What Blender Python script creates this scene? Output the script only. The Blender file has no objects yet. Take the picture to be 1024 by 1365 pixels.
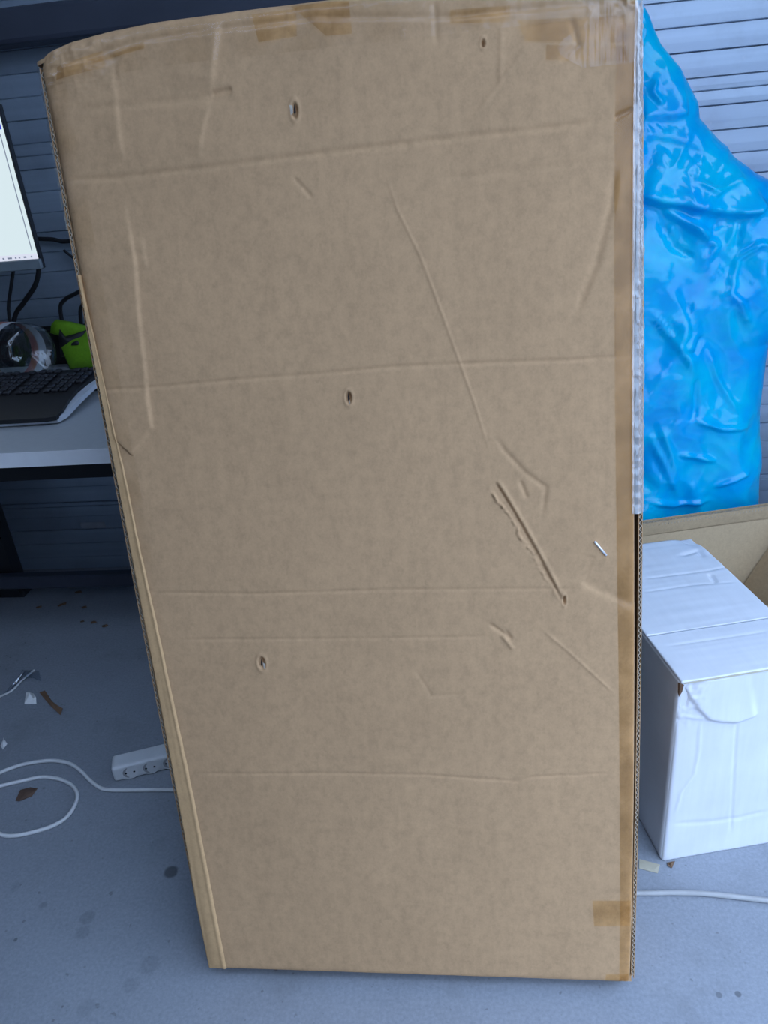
import bpy, bmesh, math, random
import numpy as np
from math import sin, cos, radians, pi, atan
from mathutils import Vector, Matrix, noise as mnoise

C = bpy.context.scene.collection
SC = bpy.context.scene
random.seed(7)
rng = np.random.default_rng(7)

# ------------------------------------------------------------------ camera, sky, exposure
PITCH, ROLL, YAW, CAM_H, FPX = radians(26), radians(5.4), radians(7.5), 1.3, 1025.0
fwd = Vector((-sin(YAW)*cos(PITCH), cos(YAW)*cos(PITCH), -sin(PITCH)))
rgt = Vector((cos(YAW), sin(YAW), 0)); upv = rgt.cross(fwd)
Rv = rgt*cos(ROLL) - upv*sin(ROLL); Uv = rgt*sin(ROLL) + upv*cos(ROLL)
cam = bpy.data.cameras.new('camera'); co = bpy.data.objects.new('camera', cam); C.objects.link(co)
cam.sensor_fit = 'VERTICAL'; cam.sensor_height = 24.0; cam.lens = 24.0*FPX/1365.0
cam.clip_start = 0.02
M = Matrix.Identity(4)
for i in range(3):
    M[i][0] = Rv[i]; M[i][1] = Uv[i]; M[i][2] = -fwd[i]
M[2][3] = CAM_H
co.matrix_world = M
SC.camera = co

world = bpy.data.worlds.new('overcast_sky'); SC.world = world; world.use_nodes = True
bg = world.node_tree.nodes['Background']
# overcast sky: the standard overcast distribution, three times brighter overhead than at the horizon
wt = world.node_tree; tcn = wt.nodes.new('ShaderNodeTexCoord'); sep = wt.nodes.new('ShaderNodeSeparateXYZ'); wt.links.new(tcn.outputs['Generated'], sep.inputs[0])
mr = wt.nodes.new('ShaderNodeMapRange'); wt.links.new(sep.outputs[2], mr.inputs[0])
mr.inputs[1].default_value = 0.0; mr.inputs[2].default_value = 1.0; mr.inputs[3].default_value = 1.9; mr.inputs[4].default_value = 5.7
wt.links.new(mr.outputs[0], bg.inputs[1]); bg.inputs[0].default_value = (0.62, 0.84, 1.24, 1)
SC.view_settings.view_transform = 'Standard'; SC.view_settings.look = 'None'
SC.view_settings.gamma = 1.0; SC.view_settings.use_curve_mapping = False
SC.view_settings.exposure = 0.06
D = {'OUTL': [(-0.5511, 1.4425), (-0.5487, 1.3977), (-0.5485, 1.2897), (-0.5454, 1.2261), (-0.541, 1.1747), (-0.5444, 1.1175), (-0.5391, 0.9946), (-0.5366, 0.8642), (-0.5295, 0.7797), (-0.5278, 0.7274), (-0.5187, 0.5639), (-0.513, 0.4489), (-0.5011, 0.2853), (-0.4976, 0.1399), (-0.4978, 0.0099)], 'FRONTL': [(-0.5481, 1.4413), (-0.5424, 1.3971), (-0.5422, 1.2892), (-0.5379, 1.2256), (-0.5355, 1.1812), (-0.535, 1.1107), (-0.5257, 0.9928), (-0.525, 0.8637), (-0.5177, 0.7793), (-0.5194, 0.7272), (-0.5101, 0.5638), (-0.5093, 0.4436), (-0.4947, 0.2854), (-0.4923, 0.14), (-0.4955, 0.0068)], 'OUTR': [(0.224, 1.414), (0.2243, 1.3408), (0.2282, 1.2121), (0.228, 1.1072), (0.2293, 0.9281), (0.2309, 0.7908), (0.2315, 0.6855), (0.2374, 0.4422), (0.2372, 0.3831), (0.2368, 0.2605), (0.2307, 0.1301), (0.2289, -0.0072)], 'FRONTR': [(0.2145, 1.3417), (0.2163, 1.2131), (0.2167, 1.108), (0.2181, 0.9287), (0.2178, 0.7913), (0.2222, 0.6857), (0.2254, 0.4422), (0.2247, 0.383), (0.2255, 0.2603), (0.2237, 0.1299), (0.2229, -0.0015)], 'STRIP': [(-0.5143, 1.094), (-0.5133, 0.9997), (-0.5124, 0.9236), (-0.5099, 0.8631), (-0.5001, 0.7787), (-0.5004, 0.7266), (-0.4943, 0.6426), (-0.4881, 0.5635), (-0.4786, 0.4489), (-0.4734, 0.3417), (-0.467, 0.2287), (-0.462, 0.1408), (-0.4577, 0.0655), (-0.4555, 0.0037)], 'FLAPL': [(-0.4536, 1.2555), (-0.4526, 1.2191), (-0.4494, 1.1751), (-0.4551, 1.0903), (-0.4559, 1.0387), (-0.4589, 0.986), (-0.4582, 0.9429), (-0.4757, 0.924), (-0.4945, 0.905)], 'CRE': {'G1': [(-0.541, 1.2834), (-0.4668, 1.2802), (-0.3619, 1.2819), (-0.1892, 1.2867), (-0.0141, 1.2905), (0.0985, 1.2912), (0.1854, 1.2947)], 'G1b': [(-0.5051, 1.3702), (-0.4121, 1.3673), (-0.3108, 1.3661)], 'G2': [(-0.5437, 1.0013), (-0.4761, 0.9998), (-0.4089, 1.0014), (-0.3099, 1.0042), (-0.2134, 1.005), (-0.1083, 1.0092), (0.0142, 1.0072), (0.1335, 1.0042), (0.2161, 1.0052)], 'G3': [(-0.497, 0.6916), (-0.3328, 0.6851), (-0.1282, 0.6869), (0.0464, 0.6836), (0.142, 0.6811)], 'G4': [(-0.4596, 0.6134), (-0.2473, 0.6108), (-0.088, 0.6103), (0.0228, 0.6106)], 'G5': [(-0.4648, 0.3802), (-0.2669, 0.3823), (-0.1, 0.3804), (0.0501, 0.3693), (0.0731, 0.3772), (0.1964, 0.3842)], 'G6': [(-0.0258, 1.2434), (0.079, 1.2464), (0.1903, 1.2486)], 'GT': [(-0.541, 1.4344), (-0.4839, 1.4351), (-0.4013, 1.4428), (-0.2722, 1.4438), (-0.1757, 1.4443), (-0.0082, 1.4276), (0.1006, 1.4265), (0.1881, 1.424)], 'R1': [(-0.1005, 1.2612), (-0.086, 1.2099), (-0.0596, 1.1519), (-0.0335, 1.0733), (-0.0157, 1.0179), (0.0043, 0.9561), (0.0254, 0.877)], 'GASH': [(0.0242, 0.8398), (0.0392, 0.8143), (0.0592, 0.7786), (0.0775, 0.7448), (0.0979, 0.7049), (0.1207, 0.661)], 'D1': [(0.0314, 0.9083), (0.0432, 0.8868), (0.0712, 0.8538), (0.0996, 0.8313), (0.0928, 0.7883)], 'D2': [(0.0638, 0.8435), (0.0736, 0.8162)], 'D3': [(0.1473, 0.6889), (0.1735, 0.6746), (0.2206, 0.6507)], 'D3b': [(0.1525, 0.6865), (0.165, 0.7309)], 'D4': [(0.0125, 0.6321), (0.0446, 0.6079), (0.0362, 0.6222)], 'D5': [(0.0316, 0.614), (0.0496, 0.5888)], 'D6': [(0.0903, 0.6211), (0.1308, 0.5827), (0.1955, 0.516)], 'V1': [(-0.2962, 1.4563), (-0.3068, 1.4164), (-0.3184, 1.3695)], 'V1b': [(-0.3189, 1.3651), (-0.3332, 1.3306), (-0.344, 1.2933)], 'V2': [(-0.4463, 1.4333), (-0.4468, 1.3767), (-0.4488, 1.3224), (-0.446, 1.299)], 'V3': [(-0.0257, 1.4474), (-0.0262, 1.3979)], 'V4': [(0.0534, 1.4149), (0.0505, 1.3401)], 'V4b': [(0.0864, 1.387), (0.0101, 1.305)], 'V5': [(0.1921, 1.2432), (0.186, 1.1977), (0.1675, 1.1263), (0.1387, 1.0574)], 'V6': [(-0.2214, 1.262), (-0.1959, 1.2323)], 'V7': [(-0.4356, 1.2033), (-0.4355, 1.1593)], 'V8': [(-0.3204, 1.3696), (-0.29, 1.373)], 'V9': [(0.1881, 1.2953), (0.2124, 1.3042)], 'A1': [(-0.0995, 0.562), (-0.0759, 0.5148), (-0.0248, 0.518)], 'C1': [(0.1361, 1.4148), (0.1448, 1.3813), (0.1222, 1.3628)]}, 'HOLES': [(-0.2111, 1.3403), (-0.1685, 0.9705), (-0.334, 0.5727), (0.0309, 1.394), (0.1229, 0.6644)], 'STAPLE': [(0.166, 0.7508), (0.1816, 0.7304)], 'TAPER': [(0.1898, 1.3189), (0.1908, 1.1704), (0.1902, 0.9812), (0.1967, 0.7737), (0.1991, 0.605), (0.2027, 0.4235), (0.2049, 0.1588), (0.2063, 0.0007)], 'PATCH': [[(-0.2119, 1.4663), (-0.1319, 1.4582), (-0.13, 1.4205), (-0.1633, 1.4213)], [(-0.2563, 1.4557), (-0.1984, 1.4566), (-0.2004, 1.4249), (-0.25, 1.4229)], [(0.1071, 1.385), (0.2026, 1.3741), (0.2037, 1.3576), (0.1069, 1.3684)], [(-0.5206, 1.4325), (-0.4576, 1.4396), (-0.4559, 1.4175), (-0.5236, 1.415)], [(-0.4764, 1.4309), (-0.3995, 1.4409), (-0.3998, 1.4323), (-0.4701, 1.425)], [(0.1632, 0.1576), (0.2268, 0.1593), (0.2274, 0.1116), (0.1656, 0.1096)], [(0.1847, 0.0175), (0.225, 0.0192), (0.2253, -0.0014), (0.1824, -0.0018)], [(-0.0079, 1.4341), (0.0647, 1.4317), (0.0643, 1.4138), (-0.0086, 1.4194)], [(0.0734, 1.4146), (0.2023, 1.4082), (0.2026, 1.3774), (0.0819, 1.3915)]], 'TGLINT': [[(0.1654, 1.3957), (0.16, 1.4043), (0.1538, 1.3805), (0.1448, 1.369)], [(0.2029, 1.3511), (0.2055, 1.3591), (0.1985, 1.3432)]], 'WB': [0.3347, 1.0711], 'WBF': {'tear': [(0.007, 0.4231), (0.0139, 0.4058), (0.0347, 0.3707), (0.0566, 0.3431), (0.0796, 0.3335), (0.1109, 0.3255), (0.1485, 0.335)], 'g1': [(0.0419, 0.3393), (0.0458, 0.273), (0.0428, 0.2163), (0.022, 0.1784), (0.0153, 0.1228)], 'g2': [(0.1109, 0.3255), (0.1209, 0.1848), (0.133, 0.0463)], 'g3': [(0.01, 0.0987), (0.0775, 0.0871), (0.145, 0.0836), (0.2027, 0.0902)], 'h': [(0.0089, 0.3576), (0.051, 0.3442)]}, 'WBT': {'seam': [(0.0071, 0.1317), (0.2344, 0.1325)], 's2': [(0.0212, 0.0951), (0.211, 0.094)], 'c1': [(0.0774, 0.3199), (0.2076, 0.3147), (0.311, 0.3238)], 'c2': [(0.0559, 0.2722), (0.1616, 0.2726), (0.25, 0.2602)], 'd1': [(0.186, 0.3859), (0.2335, 0.3961), (0.2328, 0.3624)], 'd2': [(0.2104, 0.3046), (0.2059, 0.2664)], 'corner': [(-0.0003, 0.0008), (0.1654, 0.0189), (0.241, 0.4617), (0.2535, 0.1638)]}, 'CT': [0.4365, 1.8398, 0.34], 'CT2': [0.7713, 1.9144, 0.34], 'CTANG': 12.56, 'CTF': [(0.0031, 0.2928), (0.3482, 0.3036), (0.3608, 0.2148), (0.3035, 0.1072), (0.3554, 0.2526), (0.2386, 0.1776)], 'BAGR': [(0.3861, 1.5535), (0.4256, 1.493), (0.4594, 1.4314), (0.505, 1.3794), (0.5445, 1.3099), (0.5563, 1.2728), (0.5938, 1.2376), (0.6422, 1.1849), (0.6895, 1.148), (0.7335, 1.1277), (0.7863, 1.0694), (0.819, 0.9617), (0.8164, 0.8515), (0.7788, 0.7733), (0.7601, 0.7429), (0.7674, 0.6368), (0.7811, 0.508), (0.7895, 0.3725), (0.7996, 0.2537)], 'BAGF': {'over': [(0.4016, 1.1229), (0.4535, 1.1025), (0.5134, 1.0897), (0.5736, 1.0737), (0.6331, 1.0625), (0.6778, 1.064), (0.7046, 1.0862)], 'dia': [(0.4539, 1.0976), (0.4983, 1.0696), (0.552, 1.0356), (0.5928, 0.9989), (0.5676, 0.9596)], 'lob': [(0.7345, 0.9851), (0.6826, 0.9974), (0.644, 0.9662), (0.6301, 0.8885), (0.6559, 0.8599), (0.6899, 0.7938)], 'r1': [(0.6423, 1.0553), (0.6386, 0.9837)], 'r2': [(0.5957, 1.0539), (0.5718, 1.0055)], 'r3': [(0.4083, 1.2857), (0.4732, 1.2816), (0.5178, 1.2837)], 'r4': [(0.4429, 1.3659), (0.4338, 1.3379), (0.4584, 1.3066)], 'r5': [(0.4107, 1.2478), (0.477, 1.2331), (0.544, 1.2091), (0.6244, 1.1404)], 'r6': [(0.5777, 1.1155), (0.6247, 1.1372), (0.6565, 1.1441)], 'r7': [(0.4562, 1.0645), (0.495, 1.0027), (0.5405, 0.9737)], 'r8': [(0.4339, 0.8748), (0.4834, 0.807), (0.5333, 0.7471), (0.5603, 0.6873)], 'r9': [(0.5229, 0.763), (0.5552, 0.7457), (0.5745, 0.7918)], 'r10': [(0.5603, 0.6873), (0.573, 0.6066), (0.5634, 0.5661)], 'r11': [(0.5862, 0.7628), (0.6211, 0.6837), (0.6886, 0.5697)], 'r12': [(0.4541, 0.551), (0.4985, 0.4632), (0.5571, 0.338)], 'r13': [(0.4815, 0.5704), (0.5164, 0.484), (0.5427, 0.3951)], 'r14': [(0.4664, 0.3533), (0.5484, 0.3223), (0.6471, 0.3274)], 'r15': [(0.5663, 0.5763), (0.6449, 0.541), (0.7302, 0.5324)], 'r16': [(0.5314, 0.8773), (0.5466, 0.8029), (0.5234, 0.7572)], 'r17': [(0.5358, 0.483), (0.6451, 0.4453)], 'r18': [(0.6431, 0.3682), (0.7355, 0.4084)], 'r19': [(0.5333, 1.1477), (0.5856, 1.1196), (0.5705, 1.1048)]}, 'SLATZ': {'right': [1.475, 1.42, 1.362, 1.332, 1.297, 1.239, 1.183, 1.131, 0.607, 0.492, 0.433, 0.375, 0.321, 0.263, 0.209, 0.167]}, 'KBB': [(-1.0906, 1.6157), (-0.9697, 1.5974), (-0.9476, 1.6043), (-0.9474, 1.6411), (-0.9588, 1.7038), (-0.9627, 1.757), (-0.9593, 1.8055), (-0.9529, 1.8361)], 'KBS': [(-1.1011, 1.6294), (-0.9751, 1.6105), (-0.9501, 1.6119), (-0.9399, 1.6364), (-0.9408, 1.6853), (-0.9417, 1.7366), (-0.94, 1.8024)], 'KBK': [(-1.2523, 1.9164), (-0.9824, 1.8749)], 'KROW': [[(-1.2366, 1.8845), (-1.0498, 1.8477)], [(-1.2077, 1.8318), (-1.0262, 1.7976)], [(-1.1807, 1.7822), (-1.0041, 1.7504)], [(-1.1553, 1.7355), (-0.9833, 1.7059)]], 'MON': [(-1.0624, 1.0995), (-1.0584, 1.0867), (-1.1568, 1.0847), (-1.0474, 1.4212), (-1.0572, 1.3911), (-1.0528, 1.3876), (-1.0487, 1.4059), (-1.0668, 1.1177), (-1.0549, 1.3753), (-1.0664, 1.1123)], 'GREEN': [(-1.495, 2.575), (-1.5142, 2.6501), (-1.2736, 2.4281), (-1.1064, 2.0855), (-1.179, 2.0936), (-1.3213, 2.3401), (-1.2904, 2.3815), (-1.2496, 2.2564), (-1.4171, 2.5201)], 'CORDS': [[(-1.2659, 1.0635), (-1.2905, 1.0074), (-1.3239, 0.9245)], [(-1.201, 1.0548), (-1.2257, 1.0029), (-1.2775, 0.9537), (-1.3181, 0.9133)], [(-1.1276, 1.0455), (-1.1124, 1.0198), (-1.0916, 0.9977)], [(-1.0828, 0.9805), (-1.1329, 0.963), (-1.1717, 0.9465), (-1.1921, 0.9158)], [(-1.1903, 1.1124), (-1.1595, 1.1042), (-1.1264, 1.1037), (-1.0881, 1.1069)], [(-1.104, 0.9526), (-1.1243, 0.9285), (-1.1386, 0.9015)]], 'LEG': [(-1.5049, 0.31), (-1.5224, 0.0794)], 'FOOT': [(-1.6172, 2.0884), (-1.5247, 2.0938)], 'STRIP_P': [(-0.8734, 1.2982), (-0.8452, 1.2445), (-0.7614, 1.3475), (-0.7297, 1.2845)], 'CORD1': [(-0.704, 1.2376), (-0.7789, 1.237), (-0.8509, 1.2364), (-0.8801, 1.2407), (-0.9131, 1.2611), (-0.9543, 1.2938), (-0.9943, 1.318), (-1.0435, 1.3278), (-1.0979, 1.3202), (-1.137, 1.3028), (-1.1715, 1.2784), (-1.2415, 1.2356), (-1.2373, 1.1994), (-1.1765, 1.2224), (-1.1335, 1.2457), (-1.086, 1.2623), (-1.045, 1.2743), (-0.9944, 1.2676), (-0.9528, 1.247), (-0.929, 1.2201), (-0.9208, 1.1873), (-0.9251, 1.1555), (-0.9454, 1.1326), (-0.9804, 1.1159), (-1.0183, 1.1053), (-1.0552, 1.1088), (-1.1462, 1.1422)], 'CORD2': [(0.2531, 0.9974), (0.2732, 0.9964), (0.3069, 0.9972), (0.3407, 0.9988), (0.3935, 0.9978), (0.4446, 0.9929), (0.4997, 0.9866), (0.5558, 0.9791)], 'LEAF': [(-1.0744, 1.2063), (-1.0774, 1.2356), (-1.0593, 1.2472), (-1.0371, 1.2404), (-1.0412, 1.22), (-1.0628, 1.202)], 'SCRAP': [(-1.2337, 1.5423), (-1.2434, 1.5765), (-1.2307, 1.5858), (-1.2047, 1.5573), (-1.1988, 1.5419)], 'SCRAP2': [(-1.2146, 1.5888), (-1.1984, 1.5917), (-1.1452, 1.5383), (-1.1091, 1.5169), (-1.1074, 1.4963), (-1.1551, 1.5323)], 'WRAP': [(-1.3193, 1.5734), (-1.3007, 1.5954), (-1.3063, 1.638), (-1.3064, 1.6718), (-1.2925, 1.6887), (-1.2496, 1.6639), (-1.2333, 1.6368), (-1.2537, 1.6372), (-1.2833, 1.6544)], 'CRUMB': [(-1.2128, 1.3843), (-1.2148, 1.4058), (-1.1975, 1.3896), (-1.1927, 1.3633)], 'TSCR': [(0.2917, 1.0747), (0.3282, 1.0618), (0.32, 1.0432), (0.2873, 1.0525)], 'BRN': [(0.342, 1.0671), (0.3578, 1.0691), (0.349, 1.0555), (0.3424, 1.057)], 'SPOT': [(-0.6333, 1.0303), (-0.7648, 0.9264), (-0.7597, 0.8954), (-0.6251, 0.7998), (-0.6485, 0.8234), (-0.8697, 0.9479), (-0.9471, 0.9882), (-0.6045, 0.8374), (-0.69, 0.7583), (0.3984, 0.8192), (0.3684, 0.8168), (-0.8887, 0.8733), (-1.4041, 1.8927)], 'LITTER': [(-1.3704, 2.0278), (-1.3615, 2.0364), (-1.281, 2.0154), (-1.441, 2.0217), (-1.2078, 1.9273), (-1.1608, 1.9052), (-1.2479, 1.9328), (-1.3432, 2.1094), (-1.003, 1.0594)]}

# ------------------------------------------------------------------ helpers
def link(o, parent=None):
    C.objects.link(o)
    if parent is not None: o.parent = parent
    return o

def mesh_obj(name, verts, faces, mat, parent=None, smooth=False):
    me = bpy.data.meshes.new(name); me.from_pydata([tuple(v) for v in verts], [], faces); me.update()
    if smooth: me.polygons.foreach_set('use_smooth', [True]*len(me.polygons))
    if mat: me.materials.append(mat)
    return link(bpy.data.objects.new(name, me), parent)

def bm_obj(name, bm, mat, parent=None, smooth=False):
    me = bpy.data.meshes.new(name); bmesh.ops.recalc_face_normals(bm, faces=bm.faces); bm.to_mesh(me); bm.free()
    if smooth: me.polygons.foreach_set('use_smooth', [True]*len(me.polygons))
    if mat: me.materials.append(mat)
    return link(bpy.data.objects.new(name, me), parent)

def thing(name, label, cat, loc=(0, 0, 0), rot=(0, 0, 0), group=None):
    o = bpy.data.objects.new(name, None); C.objects.link(o)
    o.empty_display_size = 0.05
    o.location = loc; o.rotation_euler = rot
    tag(o, label, cat, group); return o

def tag(o, label, cat, group=None):
    o['label'] = label; o['category'] = cat
    if group: o['group'] = group
    return o

def struct(o):
    o['kind'] = 'structure'; return o

def box_bm(x0, x1, y0, y1, z0, z1, bev=0.0, seg=1, bm=None):
    own = bm is None
    if own: bm = bmesh.new()
    vs = [bm.verts.new((x, y, z)) for x in (x0, x1) for y in (y0, y1) for z in (z0, z1)]
    q = [(0, 1, 3, 2), (4, 6, 7, 5), (0, 4, 5, 1), (2, 3, 7, 6), (0, 2, 6, 4), (1, 5, 7, 3)]
    fs = [bm.faces.new([vs[i] for i in f]) for f in q]
    if bev > 0:
        es = set(e for f in fs for e in f.edges)
        bmesh.ops.bevel(bm, geom=list(es), offset=bev, segments=seg, affect='EDGES', profile=0.5)
    return bm

def box(name, x0, x1, y0, y1, z0, z1, mat, parent=None, bev=0.0, seg=1):
    return bm_obj(name, box_bm(x0, x1, y0, y1, z0, z1, bev, seg), mat, parent, smooth=False)

def prism_bm(pts, z0, z1, bev=0.0, seg=2, bm=None):
    if bm is None: bm = bmesh.new()
    a = [bm.verts.new((p[0], p[1], z0)) for p in pts]; b = [bm.verts.new((p[0], p[1], z1)) for p in pts]
    n = len(pts)
    bm.faces.new(a[::-1]); top = bm.faces.new(b)
    for i in range(n): bm.faces.new((a[i], a[(i+1) % n], b[(i+1) % n], b[i]))
    if bev > 0:
        bmesh.ops.bevel(bm, geom=list(top.edges), offset=bev, segments=seg, affect='EDGES', profile=0.5)
    return bm

def catmull(pts, n=8):
    P = [Vector(p) for p in pts]; out = []
    for i in range(len(P)-1):
        p0 = P[max(i-1, 0)]; p1 = P[i]; p2 = P[i+1]; p3 = P[min(i+2, len(P)-1)]
        for k in range(n):
            t = k/n
            out.append(0.5*((2*p1)+(p2-p0)*t+(2*p0-5*p1+4*p2-p3)*t*t+(3*p1-p0-3*p2+p3)*t**3))
    out.append(P[-1]); return out

def tube(name, pts, r, mat, parent=None, n=8, sub=8, flat=1.0):
    P = catmull(pts, sub) if sub > 1 else [Vector(p) for p in pts]
    V = []; F = []
    up = Vector((0, 0, 1)); prev = None
    for i, p in enumerate(P):
        t = (P[min(i+1, len(P)-1)]-P[max(i-1, 0)]).normalized()
        a = prev if prev is not None else (up.cross(t) if abs(t.dot(up)) < 0.95 else Vector((1, 0, 0)).cross(t))
        a = (a - t*a.dot(t)).normalized(); b = t.cross(a); prev = a
        for k in range(n):
            an = 2*pi*k/n
            V.append(p+(a*cos(an)+b*sin(an)*flat)*r)
    for i in range(len(P)-1):
        for k in range(n):
            F.append((i*n+k, i*n+(k+1) % n, (i+1)*n+(k+1) % n, (i+1)*n+k))
    F.append(tuple(range(n))[::-1]); F.append(tuple((len(P)-1)*n+k for k in range(n)))
    return mesh_obj(name, V, F, mat, parent, smooth=True)

# ---- creases, as displacement of a sampled sheet
def seg_field(px, py, poly):
    """distance to a polyline, signed side (left of its direction +), arc fraction"""
    best = np.full(px.shape, 1e9); side = np.zeros(px.shape); frac = np.zeros(px.shape)
    L = [math.dist(poly[i], poly[i+1]) for i in range(len(poly)-1)]; T = sum(L); acc = 0
    for i in range(len(poly)-1):
        (x0, y0), (x1, y1) = poly[i], poly[i+1]
        dx, dy = x1-x0, y1-y0; l2 = dx*dx+dy*dy
        t = np.clip(((px-x0)*dx+(py-y0)*dy)/l2, 0, 1)
        ex = px-(x0+t*dx); ey = py-(y0+t*dy); d = np.hypot(ex, ey)
        m = d < best
        best = np.where(m, d, best); side = np.where(m, np.sign(dx*(py-y0)-dy*(px-x0)), side)
        frac = np.where(m, (acc+t*L[i])/T, frac); acc += L[i]
    return best, side, frac

def groove(px, py, poly, w, d, fade=0.12):
    r, s, f = seg_field(px, py, poly)
    e = np.clip(np.minimum(f, 1-f)/fade, 0.15, 1)
    return -d*np.exp(-(r/w)**2)*e

def step(px, py, poly, h, ws, wf, fade=0.2):
    """ground on the left of the line stands h proud right at the line and sinks back over wf"""
    r, s, f = seg_field(px, py, poly)
    sd = r*s
    e = np.clip(np.minimum(f, 1-f)/fade, 0, 1)
    end = np.where((f <= 0.0) | (f >= 1.0), np.exp(-(r/ws)**2), 1.0)
    return h*(1/(1+np.exp(-sd/ws)))*np.exp(-np.clip(sd, 0, None)/wf)*e*end

def vnoise(X, Y, sx, sy, seed, octaves=3, ridged=False):
    out = np.zeros(X.shape); a = 1.0; tot = 0
    for o in range(octaves):
        r = np.random.default_rng(seed*17+o)
        gx = X*sx*(2**o)+1000.37; gy = Y*sy*(2**o)+1000.71
        ix = np.floor(gx).astype(int); iy = np.floor(gy).astype(int); fx = gx-ix; fy = gy-iy
        tab = r.random((256, 256))*2-1
        g = lambda a_, b_: tab[a_ & 255, b_ & 255]
        ux = fx*fx*fx*(fx*(fx*6-15)+10); uy = fy*fy*fy*(fy*(fy*6-15)+10)
        v = (g(ix, iy)*(1-ux)+g(ix+1, iy)*ux)*(1-uy)+(g(ix, iy+1)*(1-ux)+g(ix+1, iy+1)*ux)*uy
        if ridged: v = 1-2*np.abs(v)
        out += v*a; tot += a; a *= 0.5
    return out/tot

def grid_mesh(name, X, Y, Z, mat, parent=None, smooth=True, flip=False, back=None):
    """sheet from 2-D coordinate arrays (rows, cols); back = offset vector closing it to a slab"""
    R, K = X.shape
    V = np.stack([X, Y, Z], -1).reshape(-1, 3)
    idx = np.arange(R*K).reshape(R, K)
    q = np.stack([idx[:-1, :-1], idx[:-1, 1:], idx[1:, 1:], idx[1:, :-1]], -1).reshape(-1, 4)
    if flip: q = q[:, ::-1]
    if back is not None:
        loop = np.concatenate([idx[0, :], idx[1:, -1], idx[-1, -2::-1], idx[-2:0:-1, 0]])
        n0 = len(V); B = V[loop]+np.array(back); V = np.concatenate([V, B])
        m = len(loop); j = np.arange(m); k = (j+1) % m
        s = np.stack([loop[j], n0+j, n0+k, loop[k]], -1)
        if flip: s = s[:, ::-1]
        q = np.concatenate([q, s])
    me = bpy.data.meshes.new(name)
    me.vertices.add(len(V)); me.vertices.foreach_set('co', V.astype(np.float32).ravel())
    me.loops.add(len(q)*4); me.loops.foreach_set('vertex_index', q.astype(np.int32).ravel())
    me.polygons.add(len(q)); me.polygons.foreach_set('loop_start', (np.arange(len(q))*4).astype(np.int32))
    me.polygons.foreach_set('loop_total', np.full(len(q), 4, np.int32))
    me.polygons.foreach_set('use_smooth', np.full(len(q), smooth))
    me.update(calc_edges=True); me.validate()
    if mat: me.materials.append(mat)
    return link(bpy.data.objects.new(name, me), parent)

def corrugation(name, p0, p1, across, depth, mat, parent, pitch=0.008, band=0.004, t=0.0007):
    """zigzag paper flute seen on a raw cardboard edge, from p0 to p1; across = band direction, depth = vector into the sheet"""
    p0 = Vector(p0); p1 = Vector(p1); L = (p1-p0).length; n = max(2, int(L/(pitch/2)))
    a = Vector(across).normalized(); d = Vector(depth); along = (p1-p0)/n
    V = []; F = []
    for i in range(n+1):
        s = (band/2-t) if i % 2 else -(band/2-t)
        b = p0+along*i+a*s
        V += [b-a*t, b+a*t, b-a*t+d, b+a*t+d]
        if i:
            k = (i-1)*4; m = i*4
            F += [(k, k+1, m+1, m), (k+1, k+3, m+3, m+1), (k, m, m+2, k+2)]
    return mesh_obj(name, V, F, mat, parent)

# ------------------------------------------------------------------ materials
class N:
    def __init__(s, name):
        s.m = bpy.data.materials.new(name); s.m.use_nodes = True
        s.t = s.m.node_tree; s.b = s.t.nodes['Principled BSDF']; s.out = s.t.nodes['Material Output']
    def n(s, ty, **kw):
        x = s.t.nodes.new(ty)
        for k, v in kw.items():
            if k.startswith('i_'): x.inputs[k[2:].replace('_', ' ')].default_value = v
            else: setattr(x, k, v)
        return x
    def l(s, a, b): s.t.links.new(a, b)
    def set(s, **kw):
        for k, v in kw.items(): s.b.inputs[k.replace('_', ' ')].default_value = v
    def coord(s, scale=(1, 1, 1), kind='Object'):
        tc = s.n('ShaderNodeTexCoord'); mp = s.n('ShaderNodeMapping'); mp.inputs['Scale'].default_value = scale
        s.l(tc.outputs[kind], mp.inputs['Vector']); return mp.outputs[0]
    def noise(s, vec, scale, detail=4, rough=0.55):
        x = s.n('ShaderNodeTexNoise'); x.inputs['Scale'].default_value = scale; x.inputs['Detail'].default_value = detail
        x.inputs['Roughness'].default_value = rough; s.l(vec, x.inputs['Vector']); return x.outputs['Fac']
    def ramp(s, fac, stops):
        x = s.n('ShaderNodeValToRGB'); e = x.color_ramp.elements
        e[0].position, e[0].color = stops[0][0], (*stops[0][1], 1)
        e[1].position, e[1].color = stops[-1][0], (*stops[-1][1], 1)
        for p, c in stops[1:-1]:
            y = e.new(p); y.color = (*c, 1)
        s.l(fac, x.inputs[0]); return x.outputs[0]
    def mix(s, fac, a, b, mode='MIX'):
        x = s.n('ShaderNodeMix', data_type='RGBA', blend_type=mode)
        for sock, v in ((x.inputs[0], fac), (x.inputs[6], a), (x.inputs[7], b)):
            if hasattr(v, 'links') or isinstance(v, bpy.types.NodeSocket): s.l(v, sock)
            elif isinstance(v, (tuple, list)): sock.default_value = (*v, 1) if len(v) == 3 else v
            else: sock.default_value = v
        return x.outputs[2]
    def bump(s, h, strength, dist=0.001):
        x = s.n('ShaderNodeBump'); x.inputs['Strength'].default_value = strength; x.inputs['Distance'].default_value = dist
        s.l(h, x.inputs['Height']); s.l(x.outputs[0], s.b.inputs['Normal'])

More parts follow.
